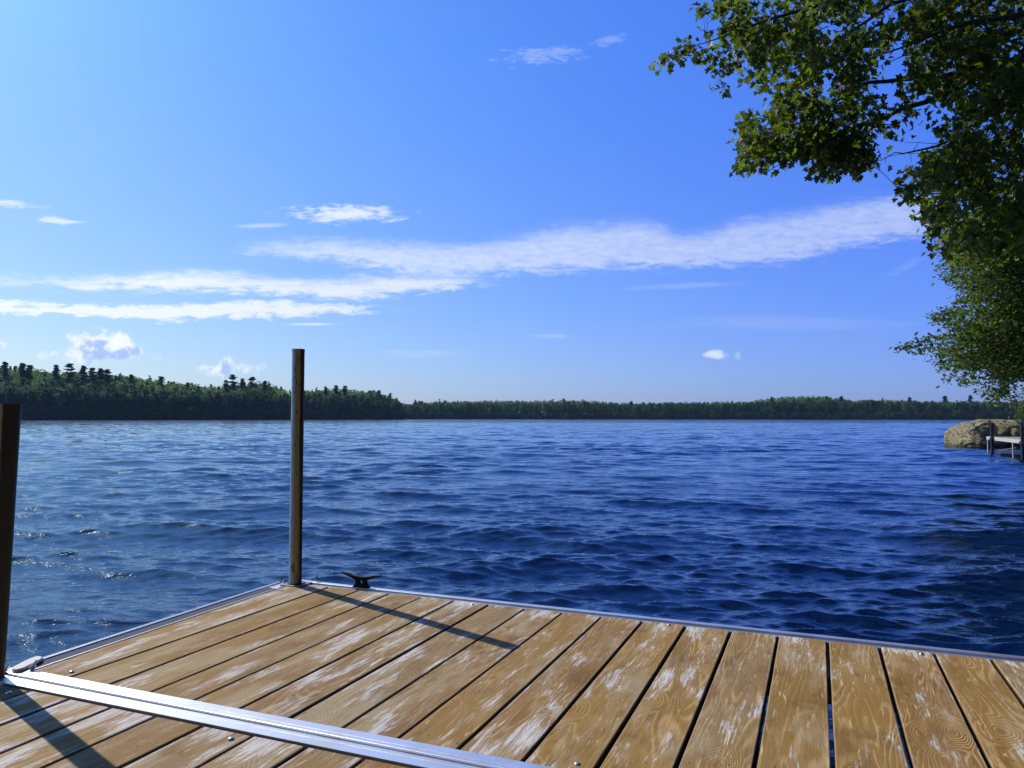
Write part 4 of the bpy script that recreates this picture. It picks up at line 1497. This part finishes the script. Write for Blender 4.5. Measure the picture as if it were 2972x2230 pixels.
def build_tree2():
    o = Vector((16.9, 14.2, .9))
    root = empty('beech_tree', o)
    tag(root, 'small-leaved green tree hanging over the water at the right edge, below the maple', 'tree')
    P = [(700, 180), (700, 260), (740, 330), (690, 375), (740, 420), (690, 515), (720, 600), (830, 635), (850, 680), (790, 745), (900, 725), (830, 775), (800, 825), (680, 830), (640, 900), (700, 950), (740, 1000), (700, 1040), (560, 1050), (540, 1110), (600, 1160), (690, 1190), (650, 1230), (710, 1260), (660, 1290), (710, 1330), (700, 1370), (790, 1330), (860, 1420), (980, 1450), (1010, 1530), (1120, 1560), (1160, 1440), (1230, 1340), (1330, 1400), (1500, 1420), (1900, 1500), (2300, 1200), (2300, 0), (1000, 0)]
    tips = [(560, 885), (600, 875), (620, 905), (660, 860), (300, 1145), (320, 1130), (350, 1120), (390, 1105), (420, 1100), (460, 1085), (480, 1060), (500, 1070), (445, 1190), (450, 1160), (465, 1130), (500, 1140), (410, 1140), (780, 750), (800, 735), (540, 1060), (590, 1045), (650, 1040), (625, 1232), (640, 1290), (680, 1382), (830, 1440), (510, 1120), (560, 1130)]
    limbs_px = [[(2300, 900, 15.2), (1300, 980, 14.8), (1000, 1000, 14.6), (730, 1030, 14.5), (560, 1050, 14.4), (420, 1095, 14.3), (300, 1148, 14.3)],
                [(2300, 600, 15), (1300, 850, 14.8), (1000, 830, 14.7), (750, 850, 14.6), (580, 885, 14.6)],
                [(2300, 300, 15.5), (1300, 420, 15.2), (1000, 500, 15), (800, 560, 14.8), (720, 590, 14.8)],
                [(2300, 100, 15.5), (1300, 150, 15.2), (900, 300, 15), (740, 370, 15)],
                [(2300, 700, 15), (1300, 880, 15.4), (1100, 1130, 15.2), (900, 1280, 15), (700, 1360, 15)],
                [(2300, 1000, 15), (1300, 1080, 15.6), (1200, 1320, 15.4), (1130, 1450, 15.2), (1090, 1540, 15)],
                [(2300, 900, 14), (1250, 1020, 14.2), (1000, 1180, 14.2), (820, 1300, 14.2), (850, 1440, 14.2)]]
    trunk = [Vector((0, 0, -1)), Vector((.05, .1, 1.5)), Vector((0, .1, 3.5)), Vector((.1, 0, 6)), Vector((.2, .1, 8))]
    mb = MB(); mb.tube(trunk, [.17, .14, .11, .07, .02], 12); mb.build('trunk', M_BARK, root, smooth=True)
    mb = MB(); limbs = []
    for i, pts in enumerate(limbs_px):
        q0 = [trunk[2 if i % 2 else 1]] + [dpt(*Ze(a, b), c) - o for a, b, c in pts]
        q = [q0[0]]
        for a, b in zip(q0[:-1], q0[1:]):
            q.append(a.lerp(b, .5) + Vector((g0.gauss(0, .03), g0.gauss(0, .05), g0.gauss(0, .03)))); q.append(b)
        n = len(q); mb.tube(q, [max(.004, .045 * (1 - j / (n - 1)) ** 1.2) for j in range(n)], 6)
        limbs.append(q)
    cl = []
    for x, y in tips:
        for k in range(3): cl.append((x + g0.gauss(0, 9), y + g0.gauss(0, 9), 14.4 + g0.gauss(0, .1), 4, .05))
    n = 0
    while n < 9000:
        x = g0.uniform(640, 2300); y = g0.uniform(0, 1560)
        if not inpoly(x, y, P): continue
        v = mnoise.noise(Vector((x * .008, y * .014, 1.3))) + .6 * mnoise.noise(Vector((x * .02, y * .035, 9.3)))
        if v < (-.60 if x > 1080 else (-.20 if y < 700 else -.04)): continue
        if x > 1330 and g0.random() < .40: continue
        cl.append((x, y, g0.uniform(13.6, 16.8), 6, .10)); n += 1
    cen = []; lv = []
    for (x, y, d, k, rr) in cl:
        c = dpt(*Ze(x, y), d) - o; cen.append(c)
        for i in range(k): lv.append((c.x + g0.gauss(0, rr * 1.3), c.y + g0.gauss(0, rr * 1.3), c.z + g0.gauss(0, rr * .6)))
    grow(limbs, cen[:84:3] + cen[84::6], mb, g0, .005)
    for pts in [[(570, 1080, 14.4), (540, 1170, 14.4), (490, 1250, 14.4)], [(640, 1150, 14.4), (575, 1250, 14.4)], [(1200, 1330, 15), (1170, 1400, 15), (1140, 1470, 15)], [(1180, 1400, 15), (1230, 1450, 15)], [(830, 1450, 15), (910, 1425, 15)]]:
        mb.tube([dpt(*Ze(a, b), c) - o for a, b, c in pts], [.006, .004, .002][:len(pts)], 4)
    mb.build('branches', M_BARK, root, smooth=True)
    scatter_leaves(leaf_oval(), np.array(lv), .088, .35, 'crown', M_LEAF2, root, 5, .9)


build_tree2()


def build_shrub():
    o = Vector((21.3, 30.4, .35))
    root = empty('shrub', o)
    tag(root, 'dark leafy shrub at the right edge between the boulder and the overhanging tree', 'shrub')
    mb = MB(); lv = []
    g = random.Random(8)
    stems = []
    for i in range(9):
        a = g.uniform(0, 6.28)
        tip = Vector((math.cos(a) * g.uniform(.2, .7) - .25, math.sin(a) * .5, g.uniform(1.2, 2.7)))
        q = [Vector((0, 0, -.5)), tip * .4 + Vector((g.gauss(0, .05), 0, 0)), tip]
        mb.tube(q, [.03, .018, .006], 5); stems.append(q)
    for i in range(2600):
        q = stems[g.randrange(9)]; t = g.uniform(.1, 1.0) ** .7
        c = q[1].lerp(q[2], t) if g.random() < .75 else q[0].lerp(q[1], max(.3, t))
        lv.append((c.x + g.gauss(0, .20), c.y + g.gauss(0, .25), c.z + g.gauss(0, .18)))
    mb.build('stems', M_BARK, root)
    scatter_leaves(leaf_oval(), np.array(lv), .115, .4, 'foliage', M_LEAF2, root, 9, .9)


build_shrub()


# ------------------------------------------------------------------ summer air between here and the far shores
def build_haze():
    mb = MB()
    x0, x1, y0, y1, z0, z1 = -3000, 3000, -400, 2600, -4.0, 75.0
    # (deep enough to hold the terrain edges below the lake too)
    mb.hexa([Vector(p) for p in [(x0, y0, z0), (x1, y0, z0), (x1, y1, z0), (x0, y1, z0)]],
            [Vector(p) for p in [(x0, y0, z1), (x1, y0, z1), (x1, y1, z1), (x0, y1, z1)]])
    m, N, out = mat_new('air')
    v = N.n('ShaderNodeVolumePrincipled')
    v.inputs['Color'].default_value = (0.42, 0.66, 1.0, 1)
    v.inputs['Density'].default_value = 0.00008
    N.t.links.new(v.outputs[0], out.inputs['Volume'])
    o = mb.build('haze', m)
    tag(o, kind='stuff')


build_haze()
